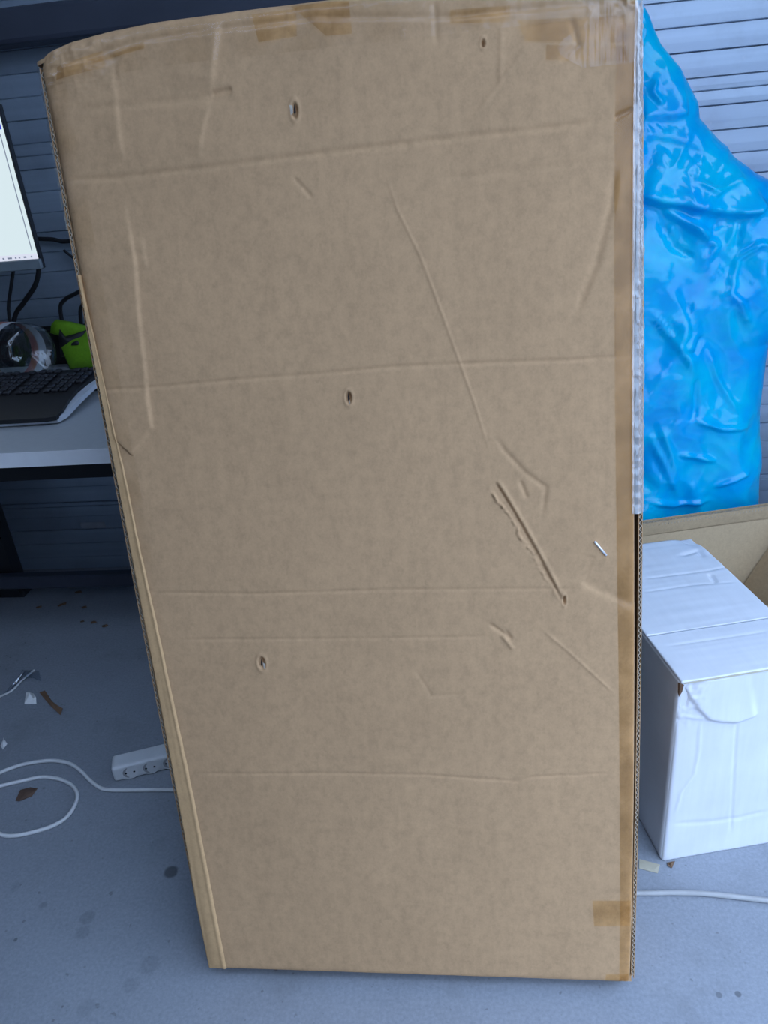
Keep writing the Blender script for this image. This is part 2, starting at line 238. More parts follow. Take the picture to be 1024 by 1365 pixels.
def plain(name, col, rough=0.6, spec=0.5, metal=0.0, var=0.12, scale=30, bump=0.0):
    k = N(name); v = k.coord(); f = k.noise(v, scale)
    c = k.ramp(f, [(0.25, tuple(x*(1-var) for x in col)), (0.75, tuple(min(1, x*(1+var)) for x in col))])
    k.l(c, k.b.inputs['Base Color']); k.set(Roughness=rough, Metallic=metal); k.b.inputs['Specular IOR Level'].default_value = spec
    if bump: k.bump(f, bump)
    return k.m

def kraft(name, base, speck=1.0):
    k = N(name)
    v = k.coord(); vv = k.coord((260, 40, 14)); vh = k.coord((10, 40, 200))
    big = k.noise(v, 6, 3); fine = k.noise(v, 300, 3, 0.7); mid = k.noise(v, 130, 4, 0.7); fl = k.noise(vv, 1.0, 2); fh = k.noise(vh, 1.0, 2)
    d = tuple(x*0.80 for x in base); l = tuple(min(1, x*1.18) for x in base)
    c = k.ramp(mid, [(0.28, d), (0.5, base), (0.72, l)])
    c = k.mix(0.42*speck, c, k.ramp(fine, [(0.34, tuple(x*0.55 for x in base)), (0.60, l)]))
    blot = k.noise(k.coord((1, 1, 0.8)), 62, 5, 0.75)
    c = k.mix(0.55*speck, c, k.ramp(blot, [(0.36, tuple(x*0.62 for x in base)), (0.50, base), (0.64, tuple(min(1, x*1.24) for x in base))]))
    strk = k.noise(k.coord((34, 10, 9)), 1.0, 4, 0.7)
    c = k.mix(0.20*speck, c, k.ramp(strk, [(0.36, tuple(x*0.78 for x in base)), (0.5, base), (0.66, tuple(min(1, x*1.12) for x in base))]))
    c = k.mix(0.07, c, k.ramp(fl, [(0.3, d), (0.7, l)]))
    c = k.mix(0.05, c, k.ramp(fh, [(0.3, d), (0.7, l)]))
    c = k.mix(0.30, c, k.ramp(big, [(0.35, tuple(x*0.88 for x in base)), (0.7, tuple(x*1.12 for x in base))]))
    k.l(c, k.b.inputs['Base Color']); k.set(Roughness=0.82); k.b.inputs['Specular IOR Level'].default_value = 0.25
    k.bump(mid, 0.15, 0.0006)
    return k.m

M_KRAFT = kraft('kraft_cardboard', (0.455, 0.278, 0.145))
M_KRAFT_IN = kraft('kraft_liner', (0.40, 0.29, 0.18), 0.6)
M_KRAFT_STRIP = kraft('kraft_strip', (0.52, 0.32, 0.155), 0.7)
M_FLUTE = plain('flute_paper', (0.46, 0.38, 0.29), 0.9, 0.2, scale=200)
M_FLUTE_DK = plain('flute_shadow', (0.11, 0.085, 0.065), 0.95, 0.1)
M_CARTON = kraft('carton_liner', (0.46, 0.335, 0.20), 0.4)

def facing(k, base, edge):
    """mirror share that grows towards grazing view, alike on both faces of a thin film"""
    lw = k.n('ShaderNodeLayerWeight'); lw.inputs[0].default_value = 0.5
    pw = k.n('ShaderNodeMath', operation='POWER'); pw.inputs[1].default_value = 4.0; k.l(lw.outputs['Facing'], pw.inputs[0])
    ma = k.n('ShaderNodeMath', operation='MULTIPLY_ADD'); ma.inputs[1].default_value = edge; ma.inputs[2].default_value = base; k.l(pw.outputs[0], ma.inputs[0])
    return ma

def tape_mat(name, tint, gloss, rough=0.12, bump=0.5, white_sheen=0.0):
    k = N(name); k.t.nodes.remove(k.b)
    tr = k.n('ShaderNodeBsdfTransparent')
    v = k.coord(); f = k.noise(v, 16, 4); g = k.noise(k.coord((140, 30, 9)), 1.0, 3)
    c = k.mix(k.ramp(f, [(0.40, (0, 0, 0)), (0.60, (1, 1, 1))]), tint, tuple(min(1, x*1.0+0.14) for x in tint))
    k.l(c, tr.inputs[0])
    gl = k.n('ShaderNodeBsdfGlossy'); gl.inputs['Roughness'].default_value = rough; gl.inputs['Color'].default_value = (1, 1, 1, 1)
    bp = k.n('ShaderNodeBump'); bp.inputs['Strength'].default_value = bump; bp.inputs['Distance'].default_value = 0.002
    k.l(g, bp.inputs['Height']); k.l(bp.outputs[0], gl.inputs['Normal'])
    ad = facing(k, 0.04*gloss, 0.45*min(gloss, 1.6))
    mx = k.n('ShaderNodeMixShader'); k.l(ad.outputs[0], mx.inputs[0]); k.l(tr.outputs[0], mx.inputs[1]); k.l(gl.outputs[0], mx.inputs[2])
    last = mx.outputs[0]
    if white_sheen:
        df = k.n('ShaderNodeBsdfDiffuse'); df.inputs[0].default_value = (0.8, 0.8, 0.8, 1)  # reflected white of the loose tape put in as a diffuse share
        m2 = k.n('ShaderNodeMixShader'); m2.inputs[0].default_value = white_sheen; k.l(last, m2.inputs[1]); k.l(df.outputs[0], m2.inputs[2]); last = m2.outputs[0]
    k.l(last, k.out.inputs[0]); return k.m

M_TAPE = tape_mat('packing_tape', (0.83, 0.76, 0.635), 0.45, 0.22, 0.03)
M_TAPE_CLEAR = tape_mat('packing_tape_clear', (0.95, 0.94, 0.92), 0.35, 0.22, 0.06)
M_TAPE_STUCK = tape_mat('packing_tape_stuck_flat', (0.87, 0.80, 0.68), 0.3, 0.25, 0.2)
M_TAPE_LOOSE = tape_mat('packing_tape_loose', (0.93, 0.90, 0.86), 3.0, 0.12, 0.9, 0.26)

M_TAPE_GLOSS = tape_mat('packing_tape_glossy', (0.95, 0.94, 0.92), 0.55, 0.13, 0.8, 0.0)
M_STAPLE = plain('staple_wire', (0.75, 0.76, 0.8), 0.3, 0.5, 0.6)
M_HOLE = plain('hole_shade', (0.02, 0.018, 0.018), 0.95, 0.1)
M_TORN = plain('torn_paper', (0.62, 0.54, 0.44), 0.9, 0.2)

def concrete():
    k = N('concrete_floor'); v = k.coord(kind='Generated') if False else k.coord()
    big = k.noise(v, 1.6, 5); mid = k.noise(v, 9, 6, 0.65); fine = k.noise(v, 160, 3, 0.7)
    c = k.ramp(mid, [(0.25, (0.200, 0.222, 0.262)), (0.5, (0.245, 0.270, 0.315)), (0.8, (0.295, 0.322, 0.365))])
    c = k.mix(0.45, c, k.ramp(big, [(0.3, (0.210, 0.224, 0.245)), (0.7, (0.295, 0.314, 0.350))]))
    c = k.mix(0.30, c, k.ramp(fine, [(0.3, (0.13, 0.14, 0.155)), (0.7, (0.34, 0.36, 0.39))]))
    dirt = k.noise(v, 4.5, 6, 0.72)
    c = k.mix(k.ramp(dirt, [(0.52, (0, 0, 0)), (0.72, (0.55, 0.55, 0.55))]), c, (0.135, 0.14, 0.15))
    flk = k.noise(v, 60, 2, 0.5)
    c = k.mix(k.ramp(flk, [(0.70, (0, 0, 0)), (0.76, (0.5, 0.5, 0.5))]), c, (0.10, 0.10, 0.105))
    vo = k.n('ShaderNodeTexVoronoi'); vo.inputs['Scale'].default_value = 9.0; k.l(v, vo.inputs['Vector'])
    sp = k.ramp(vo.outputs['Distance'], [(0.025, (1, 1, 1)), (0.05, (0, 0, 0))])
    c = k.mix(k.mix(1.0, sp, k.ramp(mid, [(0.45, (0, 0, 0)), (0.6, (0.8, 0.8, 0.8))]), 'MULTIPLY'), c, (0.07, 0.065, 0.065))
    v2 = k.n('ShaderNodeTexVoronoi'); v2.inputs['Scale'].default_value = 34.0; k.l(v, v2.inputs['Vector'])
    s2 = k.ramp(v2.outputs['Distance'], [(0.05, (1, 1, 1)), (0.11, (0, 0, 0))])
    c = k.mix(k.mix(1.0, s2, k.ramp(dirt, [(0.46, (0, 0, 0)), (0.60, (0.7, 0.7, 0.7))]), 'MULTIPLY'), c, (0.09, 0.088, 0.09))
    tc = k.n('ShaderNodeTexCoord')
    for (x, y), r, a in SPOTS:                      # oil drips and damp marks on the slab
        d = k.n('ShaderNodeVectorMath', operation='DISTANCE'); d.inputs[1].default_value = (x, y, 0); 
        nz = k.n('ShaderNodeTexNoise'); nz.inputs['Scale'].default_value = 40
        mad = k.n('ShaderNodeVectorMath', operation='MULTIPLY_ADD'); mad.inputs[1].default_value = (r*0.9, r*0.9, 0)
        k.l(tc.outputs['Object'], nz.inputs['Vector']); k.l(nz.outputs['Color'], mad.inputs[0]); k.l(tc.outputs['Object'], mad.inputs[2]); k.l(mad.outputs[0], d.inputs[0])
        mr = k.n('ShaderNodeMapRange'); mr.inputs[1].default_value = r*0.6+r*0.45; mr.inputs[2].default_value = r*1.05+r*0.45
        mr.inputs[3].default_value = a; mr.inputs[4].default_value = 0; k.l(d.outputs['Value'], mr.inputs[0])
        c = k.mix(mr.outputs[0], c, (0.05, 0.052, 0.058))
    k.l(c, k.b.inputs['Base Color']); k.set(Roughness=0.62); k.b.inputs['Specular IOR Level'].default_value = 0.35
    k.bump(k.mix(0.5, mid, fine), 0.15, 0.002); return k.m
S_ = D['SPOT']
SPOTS = [(S_[0], 0.011, 0.75), (S_[1], 0.011, 0.25), (S_[2], 0.011, 0.22), (S_[3], 0.012, 0.15), (S_[5], 0.006, 0.25), (S_[6], 0.009, 0.15),
         (S_[7], 0.014, 0.18), (S_[8], 0.012, 0.15), (S_[9], 0.004, 0.6), (S_[10], 0.004, 0.5), (S_[11], 0.003, 0.6)]
M_FLOOR = concrete()

def door_metal():
    k = N('door_slat_metal'); v = k.coord((0.6, 30, 30)); f = k.noise(v, 1.5, 4); s = k.noise(k.coord(), 7, 5, 0.7)
    g = k.noise(k.coord(), 26, 3, 0.6)
    c = k.ramp(f, [(0.3, (0.29, 0.355, 0.44)), (0.7, (0.35, 0.425, 0.51))])
    c = k.mix(k.ramp(s, [(0.5, (0, 0, 0)), (0.8, (0.35, 0.35, 0.35))]), c, (0.16, 0.18, 0.225))
    c = k.mix(k.ramp(g, [(0.66, (0, 0, 0)), (0.76, (0.5, 0.5, 0.5))]), c, (0.42, 0.45, 0.52))  # pale flecks: speckle highlights of the metal put into the colour
    k.l(c, k.b.inputs['Base Color']); k.set(Roughness=0.34); k.b.inputs['Specular IOR Level'].default_value = 1.0; k.b.inputs['Metallic'].default_value = 0.40; return k.m
M_SLAT = door_metal()
M_BACKING = plain('door_backing', (0.20, 0.23, 0.28), 0.8)
M_BEAM = plain('dark_beam_paint', (0.045, 0.052, 0.075), 0.5, var=0.2, scale=4)
M_OUTER_GROUND = plain('dark_outer_ground', (0.07, 0.07, 0.075), 0.9, 0.2, scale=80)
M_PLASTER = plain('grey_plaster', (0.16, 0.16, 0.165), 0.9, 0.2, scale=5)
M_CEIL = plain('ceiling_paint', (0.52, 0.52, 0.51), 0.9, 0.2, scale=5)

def bag_mat():
    k = N('blue_bag_plastic'); v = k.coord(); f = k.noise(v, 9, 3)
    c = k.ramp(f, [(0.35, (0.0, 0.50, 0.98)), (0.65, (0.0, 0.72, 0.99))])
    k.l(c, k.b.inputs['Base Color']); k.set(Roughness=0.13); k.b.inputs['Specular IOR Level'].default_value = 0.55
    tl = k.n('ShaderNodeBsdfTranslucent'); k.l(c, tl.inputs[0])
    mx = k.n('ShaderNodeMixShader'); mx.inputs[0].default_value = 0.38
    k.l(k.b.outputs[0], mx.inputs[1]); k.l(tl.outputs[0], mx.inputs[2]); k.l(mx.outputs[0], k.out.inputs[0])
    k.bump(k.noise(k.coord((14, 14, 9)), 1.0, 2), 0.30, 0.006); return k.m
M_BAG = bag_mat()

def white_card():
    k = N('white_card'); v = k.coord(); f = k.noise(v, 12, 4); s = k.noise(k.coord((90, 4, 6)), 1, 3); w = k.noise(v, 4, 5, 0.7)
    c = k.ramp(f, [(0.3, (0.60, 0.61, 0.64)), (0.7, (0.67, 0.68, 0.71))])
    c = k.mix(0.2, c, k.ramp(s, [(0.35, (0.58, 0.59, 0.62)), (0.65, (0.70, 0.71, 0.74))]))
    c = k.mix(k.ramp(w, [(0.58, (0, 0, 0)), (0.8, (0.35, 0.35, 0.35))]), c, (0.50, 0.49, 0.50))
    k.l(c, k.b.inputs['Base Color']); k.set(Roughness=0.55); k.b.inputs['Specular IOR Level'].default_value = 0.35; return k.m
M_WHITE = white_card()
M_DESK = plain('desk_laminate', (0.42, 0.44, 0.46), 0.45, scale=60, var=0.04)  # top toned down, the weaker light on it put into the colour
M_DESK_EDGE = plain('desk_edge_band', (0.85, 0.86, 0.88), 0.45, var=0.03)  # edge lifted, the stronger light on it put into the colour
M_BLACK = plain('black_powder_coat', (0.012, 0.013, 0.016), 0.5, 0.4)
M_BLACKPL = plain('black_plastic', (0.014, 0.014, 0.016), 0.45, 0.4)
M_KEY = plain('key_plastic', (0.022, 0.022, 0.026), 0.4, 0.5)
M_SILVER = plain('silver_plastic', (0.62, 0.66, 0.72), 0.35, 0.5)
M_GREYPL = plain('monitor_grey_plastic', (0.16, 0.19, 0.21), 0.45)
M_WPLAST = plain('white_plastic', (0.62, 0.63, 0.64), 0.4, 0.5, var=0.05)
M_CABLE = plain('white_cable_sheath', (0.62, 0.62, 0.62), 0.5, var=0.06)
M_CABLE2 = plain('grey_cable_sheath', (0.33, 0.33, 0.33), 0.6, var=0.1)  # greyer sheath than the looped cable
M_LIME = plain('lime_fabric', (0.15, 0.33, 0.012), 0.7, 0.3, scale=120)
M_LEAF = plain('dry_leaf', (0.12, 0.075, 0.055), 0.9, 0.2, scale=60)
M_PAPER = plain('white_paper', (0.75, 0.75, 0.74), 0.7)
M_YPAPER = plain('tan_paper', (0.55, 0.44, 0.25), 0.8)
M_TANS = plain('tan_tape_scrap', (0.40, 0.36, 0.27), 0.7)
M_BRN = plain('brown_bit', (0.16, 0.09, 0.05), 0.9)
M_STICK = plain('grey_sticker', (0.34, 0.36, 0.40), 0.5)

def emis(name, col, st):
    k = N(name); k.set(Roughness=0.3); k.b.inputs['Base Color'].default_value = (0.02, 0.02, 0.02, 1)
    k.b.inputs['Emission Color'].default_value = (*col, 1); k.b.inputs['Emission Strength'].default_value = st; return k.m

def clear(name, tint=(0.93, 0.96, 0.97), film=False):
    k = N(name); k.t.nodes.remove(k.b)
    tr = k.n('ShaderNodeBsdfTransparent'); tr.inputs[0].default_value = (*tint, 1)
    gl = k.n('ShaderNodeBsdfGlossy'); gl.inputs['Roughness'].default_value = 0.05
    mp = facing(k, 0.07, 0.6)
    bp = k.n('ShaderNodeBump'); bp.inputs['Strength'].default_value = 0.4; bp.inputs['Distance'].default_value = 0.004
    k.l(k.noise(k.coord(), 45, 2), bp.inputs['Height']); k.l(bp.outputs[0], gl.inputs['Normal'])
    mx = k.n('ShaderNodeMixShader'); k.l(mp.outputs[0], mx.inputs[0]); k.l(tr.outputs[0], mx.inputs[1]); k.l(gl.outputs[0], mx.inputs[2])
    k.l(mx.outputs[0], k.out.inputs[0]); return k.m
M_PET = clear('clear_bottle_plastic'); M_FILM = clear('clear_film', (0.90, 0.92, 0.95))

# ------------------------------------------------------------------ setting
WY = 2.27
XL, XR, ZC, YF, XO, YC = -2.4, 1.5, 2.9, -0.35, 0.20, 0.10
struct(mesh_obj('floor', [(-2.5, YF-0.1, 0), (XR+0.1, YF-0.1, 0), (XR+0.1, WY+0.1, 0), (-2.5, WY+0.1, 0)], [(0, 1, 2, 3)], M_FLOOR))
struct(mesh_obj('floor', [(-12, -14, -0.01), (12, -14, -0.01), (12, 8, -0.01), (-12, 8, -0.01)], [(0, 1, 2, 3)], M_OUTER_GROUND))  # unseen dark ground, added to cut light bounced from outside
wb = struct(box('wall_back', XL-0.1, XR+0.1, WY+0.012, WY+0.09, 0, ZC, M_BACKING))
zs = [0.0, 0.05, 0.105, 0.158, 0.209, 0.248, 0.263, 0.321, 0.375, 0.433, 0.492, 0.549, 0.607, 0.664, 0.72, 0.75, 0.775, 0.832, 0.888, 0.945, 1.02, 1.075, 1.131,
      1.183, 1.239, 1.297, 1.332, 1.362, 1.42, 1.475, 1.53, 1.585, 1.64, 1.695, 1.75, 1.805, 1.84, 1.87, 1.925, 1.98, 2.035, 2.09, 2.145, 2.2, 2.255, 2.31, 2.345, 2.375, 2.43, 2.485, 2.54, 2.595, 2.65, 2.705, 2.76, 2.815, 2.85, 2.88]
for i in range(len(zs)-1):
    a, b = zs[i]+0.0004, zs[i+1]-0.0004
    h = b-a
    # rolled slat: crowned face, rounded lower lip, small shadow gap
    prof = [(0.014, a), (0.0015, a), (-0.0006, a+0.0018), (-0.0010, a+h*0.4), (-0.0007, b-0.0015), (0.0015, b), (0.014, b)]
    off = 0.004 if i % 3 == 0 else 0.0
    x0, x1 = XL, XR
    V = [(x, WY+y+off, z) for x in (x0, x1) for y, z in prof]; n = len(prof)
    F = [(k, k+1, n+k+1, n+k) for k in range(n-1)]+[tuple(range(n))[::-1], tuple(range(n, 2*n))]
    mesh_obj('slat', V, F, M_SLAT, wb)
mesh_obj('sticker', [(x, WY-0.006, z) for x, z in ((-1.36, 0.165), (-1.27, 0.165), (-1.27, 0.188), (-1.36, 0.188))], [(0, 1, 2, 3)], M_STICK, wb)
# heavy dark beam across the door, upper left
bb = box_bm(XL, 0.2, WY-0.10, WY-0.01, 1.585, 1.665, 0.012, 2)
struct(bm_obj('trim_1', bb, M_BEAM))
struct(box('wall_left', XL-0.1, XL, YF, WY+0.09, 0, ZC, M_PLASTER))
struct(box('wall_right_unseen', XR, XR+0.1, 1.35, WY+0.09, 0, ZC, M_PLASTER))  # unseen, added to block side light behind the tall box
struct(box('ceiling', XL-0.1, XR+0.1, YC, WY+0.09, ZC, ZC+0.1, M_CEIL))  # unseen, cut back and paled to shape sky and bounce light
struct(box('wall_front_unseen', XL-0.1, XO, YF-0.1, YF, 0, ZC+0.1, M_PLASTER))  # unseen, its end placed to shade the left side

# ------------------------------------------------------------------ the tall cardboard box
TH = atan(0.222)
T = 0.138
bx = thing('cardboard_box', 'large flat brown cardboard box leaning upright in the middle of the concrete floor', 'box', (0, 0.81, 0.03), (-TH, 0, 0))
# local axes: x = across, y = into the box, z = up along its face
HT = 1.4645
outl = sorted([(z, x) for x, z in D['OUTL']]); outr = sorted([(z, x) for x, z in D['OUTR']])
frl = sorted([(z, x) for x, z in D['FRONTL']]); frr = sorted([(z, x) for x, z in D['FRONTR']])
def smooth_interp(tab, deg):
    z = np.array([t[0] for t in tab]); x = np.array([t[1] for t in tab]); p = np.polyfit(z, x, deg); return lambda q: np.polyval(p, q)
fOL = smooth_interp(outl, 2); fOR = smooth_interp(outr, 2)
fFL0 = smooth_interp(frl, 3)
def fFL(z): return np.maximum(fFL0(z), fOL(z)+0.004)
fFR0 = smooth_interp(frr, 3)
def fFR(z): return np.minimum(fFR0(z), fOR(z)-0.006)

# tray: side walls of double liner around the back
zz = np.linspace(0.0, HT-0.040, 60)
def wall_sheet(name, fx, dx, y0, y1, mat, t):
    V = []; F = []
    for i, z in enumerate(zz):
        x = float(fx(z))+dx
        V += [(x, y0, z), (x+t, y0, z), (x+t, y1, z), (x, y1, z)]
        if i:
            k = (i-1)*4; m = i*4
            for j in range(4): F.append((k+j, k+(j+1) % 4, m+(j+1) % 4, m+j))
    F += [(3, 2, 1, 0), tuple((len(zz)-1)*4+j for j in range(4))]
    return mesh_obj(name, V, F, mat, bx)
wall_sheet('side_liner', fOL, 0.0, 0.010, T, M_KRAFT, 0.0009)
wall_sheet('side_liner', fOL, 0.0046, 0.010, T, M_KRAFT, 0.0009)
wall_sheet('side_liner', fOR, -0.0009, 0.010, T, M_KRAFT, 0.0009)
wall_sheet('side_liner', fOR, -0.0055, 0.010, T, M_KRAFT, 0.0009)
for fx, s in ((fOL, 1), (fOR, -1)):
    n = 12; vs = np.linspace(0.004, HT-0.045, n+1)
    for i in range(n):
        a = (float(fx(vs[i]))+s*0.0028, 0.0098, vs[i]); b = (float(fx(vs[i+1]))+s*0.0028, 0.0098, vs[i+1])
        o = corrugation('corrugated_edge', a, b, (1, 0, 0), (0, 0.02, 0), M_FLUTE, bx, 0.0085, 0.0040, 0.0005); 
# back, top and bottom panels of the tray
def quad_slab(name, x0a, x1a, x0b, x1b, za, zb, y0, y1, mat):
    V = [(x0a, y0, za), (x1a, y0, za), (x1b, y0, zb), (x0b, y0, zb), (x0a, y1, za), (x1a, y1, za), (x1b, y1, zb), (x0b, y1, zb)]
    return mesh_obj(name, V, [(0, 1, 2, 3), (7, 6, 5, 4), (0, 4, 5, 1), (1, 5, 6, 2), (2, 6, 7, 3), (3, 7, 4, 0)], mat, bx)
def SAG(u): return 0.030*np.exp(-(u-float(fOL(HT)))/0.075)
L0, R0, L1, R1 = (float(fOL(0)), float(fOR(0)), float(fOL(HT)), float(fOR(HT)))
quad_slab('back_panel', L0+0.006, R0-0.006, L1+0.006, R1-0.006, 0.005, HT-0.042, T-0.005, T, M_KRAFT)
quad_slab('bottom_panel', L0+0.0055, R0-0.0055, L0+0.0055, R0-0.0055, 0.0, 0.005, 0.004, T, M_KRAFT)
xt_ = np.linspace(L1+0.001, R1-0.001, 60)[None, :]*np.ones((8, 1)); yt_ = np.linspace(0.007, T, 8)[:, None]*np.ones((1, 60))
grid_mesh('top_panel', xt_, yt_, HT-0.004-SAG(xt_)-0.006*np.exp(-(R1-xt_)/0.03), M_KRAFT, bx, True, False, (0, 0, -0.005))
quad_slab('gap_shade_panel', L0+0.0060, R0-0.0065, L1+0.0060, R1-0.0065, 0.006, HT-0.046, 0.030, 0.034, M_FLUTE_DK)  # dark sheet behind the gap, its shade put into the colour

# front panel: a sheet with all its score lines, dents, holes and the long gash
NV, NU = 980, 430
vv = np.linspace(0.0, HT, NV)[:, None]*np.ones((1, NU)); tt = np.linspace(0, 1, NU)[None, :]*np.ones((NV, 1))
fl_, fr_ = fFL(vv), fFR(vv)
uu = fl_+(fr_-fl_)*tt
disp = 0.0016*vnoise(uu, vv, 5, 4, 3, 3)+0.0004*vnoise(uu, vv, 22, 9, 4, 2)+0.00008*vnoise(uu, vv, 110, 5, 5, 1)
K = D['CRE']
jit = lambda a, s: a*(1+0.45*vnoise(uu, vv, 60, 60, s, 2))
for nme, w, d in (('G1', 0.0040, 0.0024), ('G1b', 0.005, 0.0017), ('G2', 0.0030, 0.0018), ('G3', 0.0026, 0.0014), ('G4', 0.0026, 0.0011), ('G5', 0.0026, 0.0013), ('G6', 0.005, 0.0011), ('GT', 0.004, 0.0024)):
    d *= 0.62; disp += jit(groove(uu, vv, K[nme], w, d, 0.05), 11)
    r, s, f = seg_field(uu, vv, K[nme])            # slight lip under each score line
    disp += 0.12*d*np.exp(-((r*s+w*1.7)/w)**2)*((f > 0) & (f < 1))
disp += step(uu, vv, K['V1'][::-1], 0.0042, 0.0016, 0.05)+step(uu, vv, K['V1b'][::-1], 0.0022, 0.0012, 0.02)
disp += step(uu, vv, K['V2'][::-1], 0.0026, 0.0014, 0.03)+step(uu, vv, K['V7'][::-1], 0.0018, 0.0012, 0.02)
for nme, w, d in (('R1', 0.0016, -0.0010), ('D1', 0.0035, 0.0016), ('D2', 0.003, 0.002), ('D4', 0.003, 0.002), ('D5', 0.003, -0.0018), ('D6', 0.0022, -0.0010),
                  ('V3', 0.004, 0.0012), ('V4', 0.0035, -0.0010), ('V4b', 0.003, -0.0008), ('V5', 0.005, 0.0022), ('V6', 0.0028, 0.0012), ('V8', 0.004, 0.003), ('V9', 0.003, 0.003), ('A1', 0.003, 0.0006), ('C1', 0.004, 0.0025)):
    disp += groove(uu, vv, K[nme], w, d, 0.15)
disp += step(uu, vv, K['D3'], 0.0045, 0.0022, 0.02, 0.1)*-0.8+step(uu, vv, K['D3b'], 0.003, 0.002, 0.012, 0.1)*-0.6
# gash: torn trough, ragged lip on its left
r, s, f = seg_field(uu, vv, K['GASH']); sd = r*s      # left of travel (downwards) = +u side
wig = 0.0022*vnoise(uu, vv, 75, 75, 21, 3); fine = vnoise(uu, vv, 190, 190, 22, 2)
e = np.clip(np.minimum(f/0.05, (1-f)/0.15), 0, 1)*((f > 0) & (f < 1))
gap = 0.011*(1-f)**0.7                                   # trough narrows downwards
disp += e*(-0.0034*(1-0.45*f)*np.exp(-((sd-gap*0.55+0.3*wig)/0.0016)**2)-0.0018*np.exp(-((sd-gap*0.1)/(0.45*gap+0.002))**2))
disp += e*(0.0022*np.exp(-((sd-gap*0.55-0.004)/0.003)**2))
disp += e*(1-0.6*f)*(0.0042*np.exp(-((sd+gap*0.45+wig*1.6)/0.0021)**2)*(0.75+1.1*fine))
# flap of liner standing slightly proud at the left, with its slanted lower end
r, s, f = seg_field(uu, vv, D['FLAPL']); sd = r*s     # travel is downwards: right-hand side is the left of the picture
inside = 1/(1+np.exp(np.clip(sd/0.0009, -50, 50)))
disp += 0.0036*inside*np.exp(-np.clip(-sd, 0, None)/0.045)*np.clip(f/0.25, 0, 1)*((f > 0) & (f < 1))
# holes punched through the liner
for (hx, hz), hw, hh in zip(D['HOLES'], (0.0035, 0.0035, 0.0045, 0.002, 0.0018), (0.008, 0.007, 0.0085, 0.004, 0.006)):
    q = ((uu-hx)/hw)**2+((vv-hz)/hh)**2
    disp += -0.007*np.exp(-q**2)+0.0012*np.exp(-((np.sqrt(q)-1.6)/0.5)**2)
# rounded, slightly crushed rims
eL = uu-fl_; eR = fr_-uu; eT = HT-vv; eB = vv
disp += -0.010*np.exp(-eL/0.006)*(0.6+0.4*np.clip((vv-0.3)/0.4, 0, 1))-0.004*np.exp(-eR/0.0025)-0.010*np.exp(-eT/0.006)-0.004*np.exp(-eB/0.003)
corner = np.exp(-((eL/0.11)**2+(eT/0.07)**2)); cornr = np.exp(-((eR/0.05)**2+(eT/0.05)**2))
sag = SAG(uu)*np.clip((vv-1.28)/(HT-1.28), 0, 1)**2
Zv = vv-sag-0.008*cornr*np.clip((vv-1.35)/0.11, 0, 1)
disp += corner*0.004*vnoise(uu, vv, 34, 40, 31, 3, True)+cornr*0.007*vnoise(uu, vv, 45, 45, 32, 3, True)
disp += np.exp(-eT/0.03)*0.0014*vnoise(uu, vv, 30, 45, 33, 3)
DISP = disp
front = grid_mesh('front_panel', uu, -disp, Zv, M_KRAFT, bx, True, False, (0, 0.006, 0))
front.data.materials[0] = M_KRAFT

def front_depth(u, v):
    """surface of the front sheet at (u, v), for laying tape and staples on it"""
    fj = np.clip(v/HT*(NV-1), 0, NV-1.001); fi = np.clip((u-fFL(v))/(fFR(v)-fFL(v))*(NU-1), 0, NU-1.001)
    j = fj.astype(int); i = fi.astype(int); a = fj-j; b = fi-i
    bil = lambda q: (q[j, i]*(1-b)+q[j, i+1]*b)*(1-a)+(q[j+1, i]*(1-b)+q[j+1, i+1]*b)*a
    return bil(DISP), bil(Zv-vv)

# folded edge strip down the left side
ns, mz = 240, 16
st = sorted([(z, x) for x, z in D['STRIP']]); sp = np.polyfit([a for a, b in st], [b for a, b in st], 4)
zz2 = np.linspace(0.002, 1.16, ns)[:, None]*np.ones((1, mz)); t2 = np.linspace(0, 1, mz)[None, :]*np.ones((ns, 1))
xl2 = fFL(zz2)-0.001; xr2 = np.maximum(np.polyval(sp, np.minimum(zz2, 1.06))+0.0007*vnoise(zz2*0, zz2, 1, 60, 41, 2), xl2+0.009)
xr2 = xl2+(xr2-xl2)*np.clip((1.18-zz2)/0.3, 0.15, 1)
x2 = xl2+(xr2-xl2)*t2
dd, dz = front_depth(x2, zz2)
bulge = (0.0012*np.sin(np.pi*np.clip(t2, 0, 1))**0.6+0.0016*np.exp(-((t2-0.88)/0.08)**2))*np.clip((1.16-zz2)/0.5, 0.05, 1)
d2 = np.maximum(dd, -0.002)+0.0012+bulge+0.0008*vnoise(x2*0, zz2, 1, 18, 42, 3)*np.sin(np.pi*t2)
d2 = np.where(t2 > 0.96, dd+0.0004, d2); d2 = np.where(t2 < 0.06, -0.004, d2)
grid_mesh('edge_strip', x2, -d2, zz2+dz, M_KRAFT_STRIP, bx, True)['label'] = 'paler folded strip down the left edge'

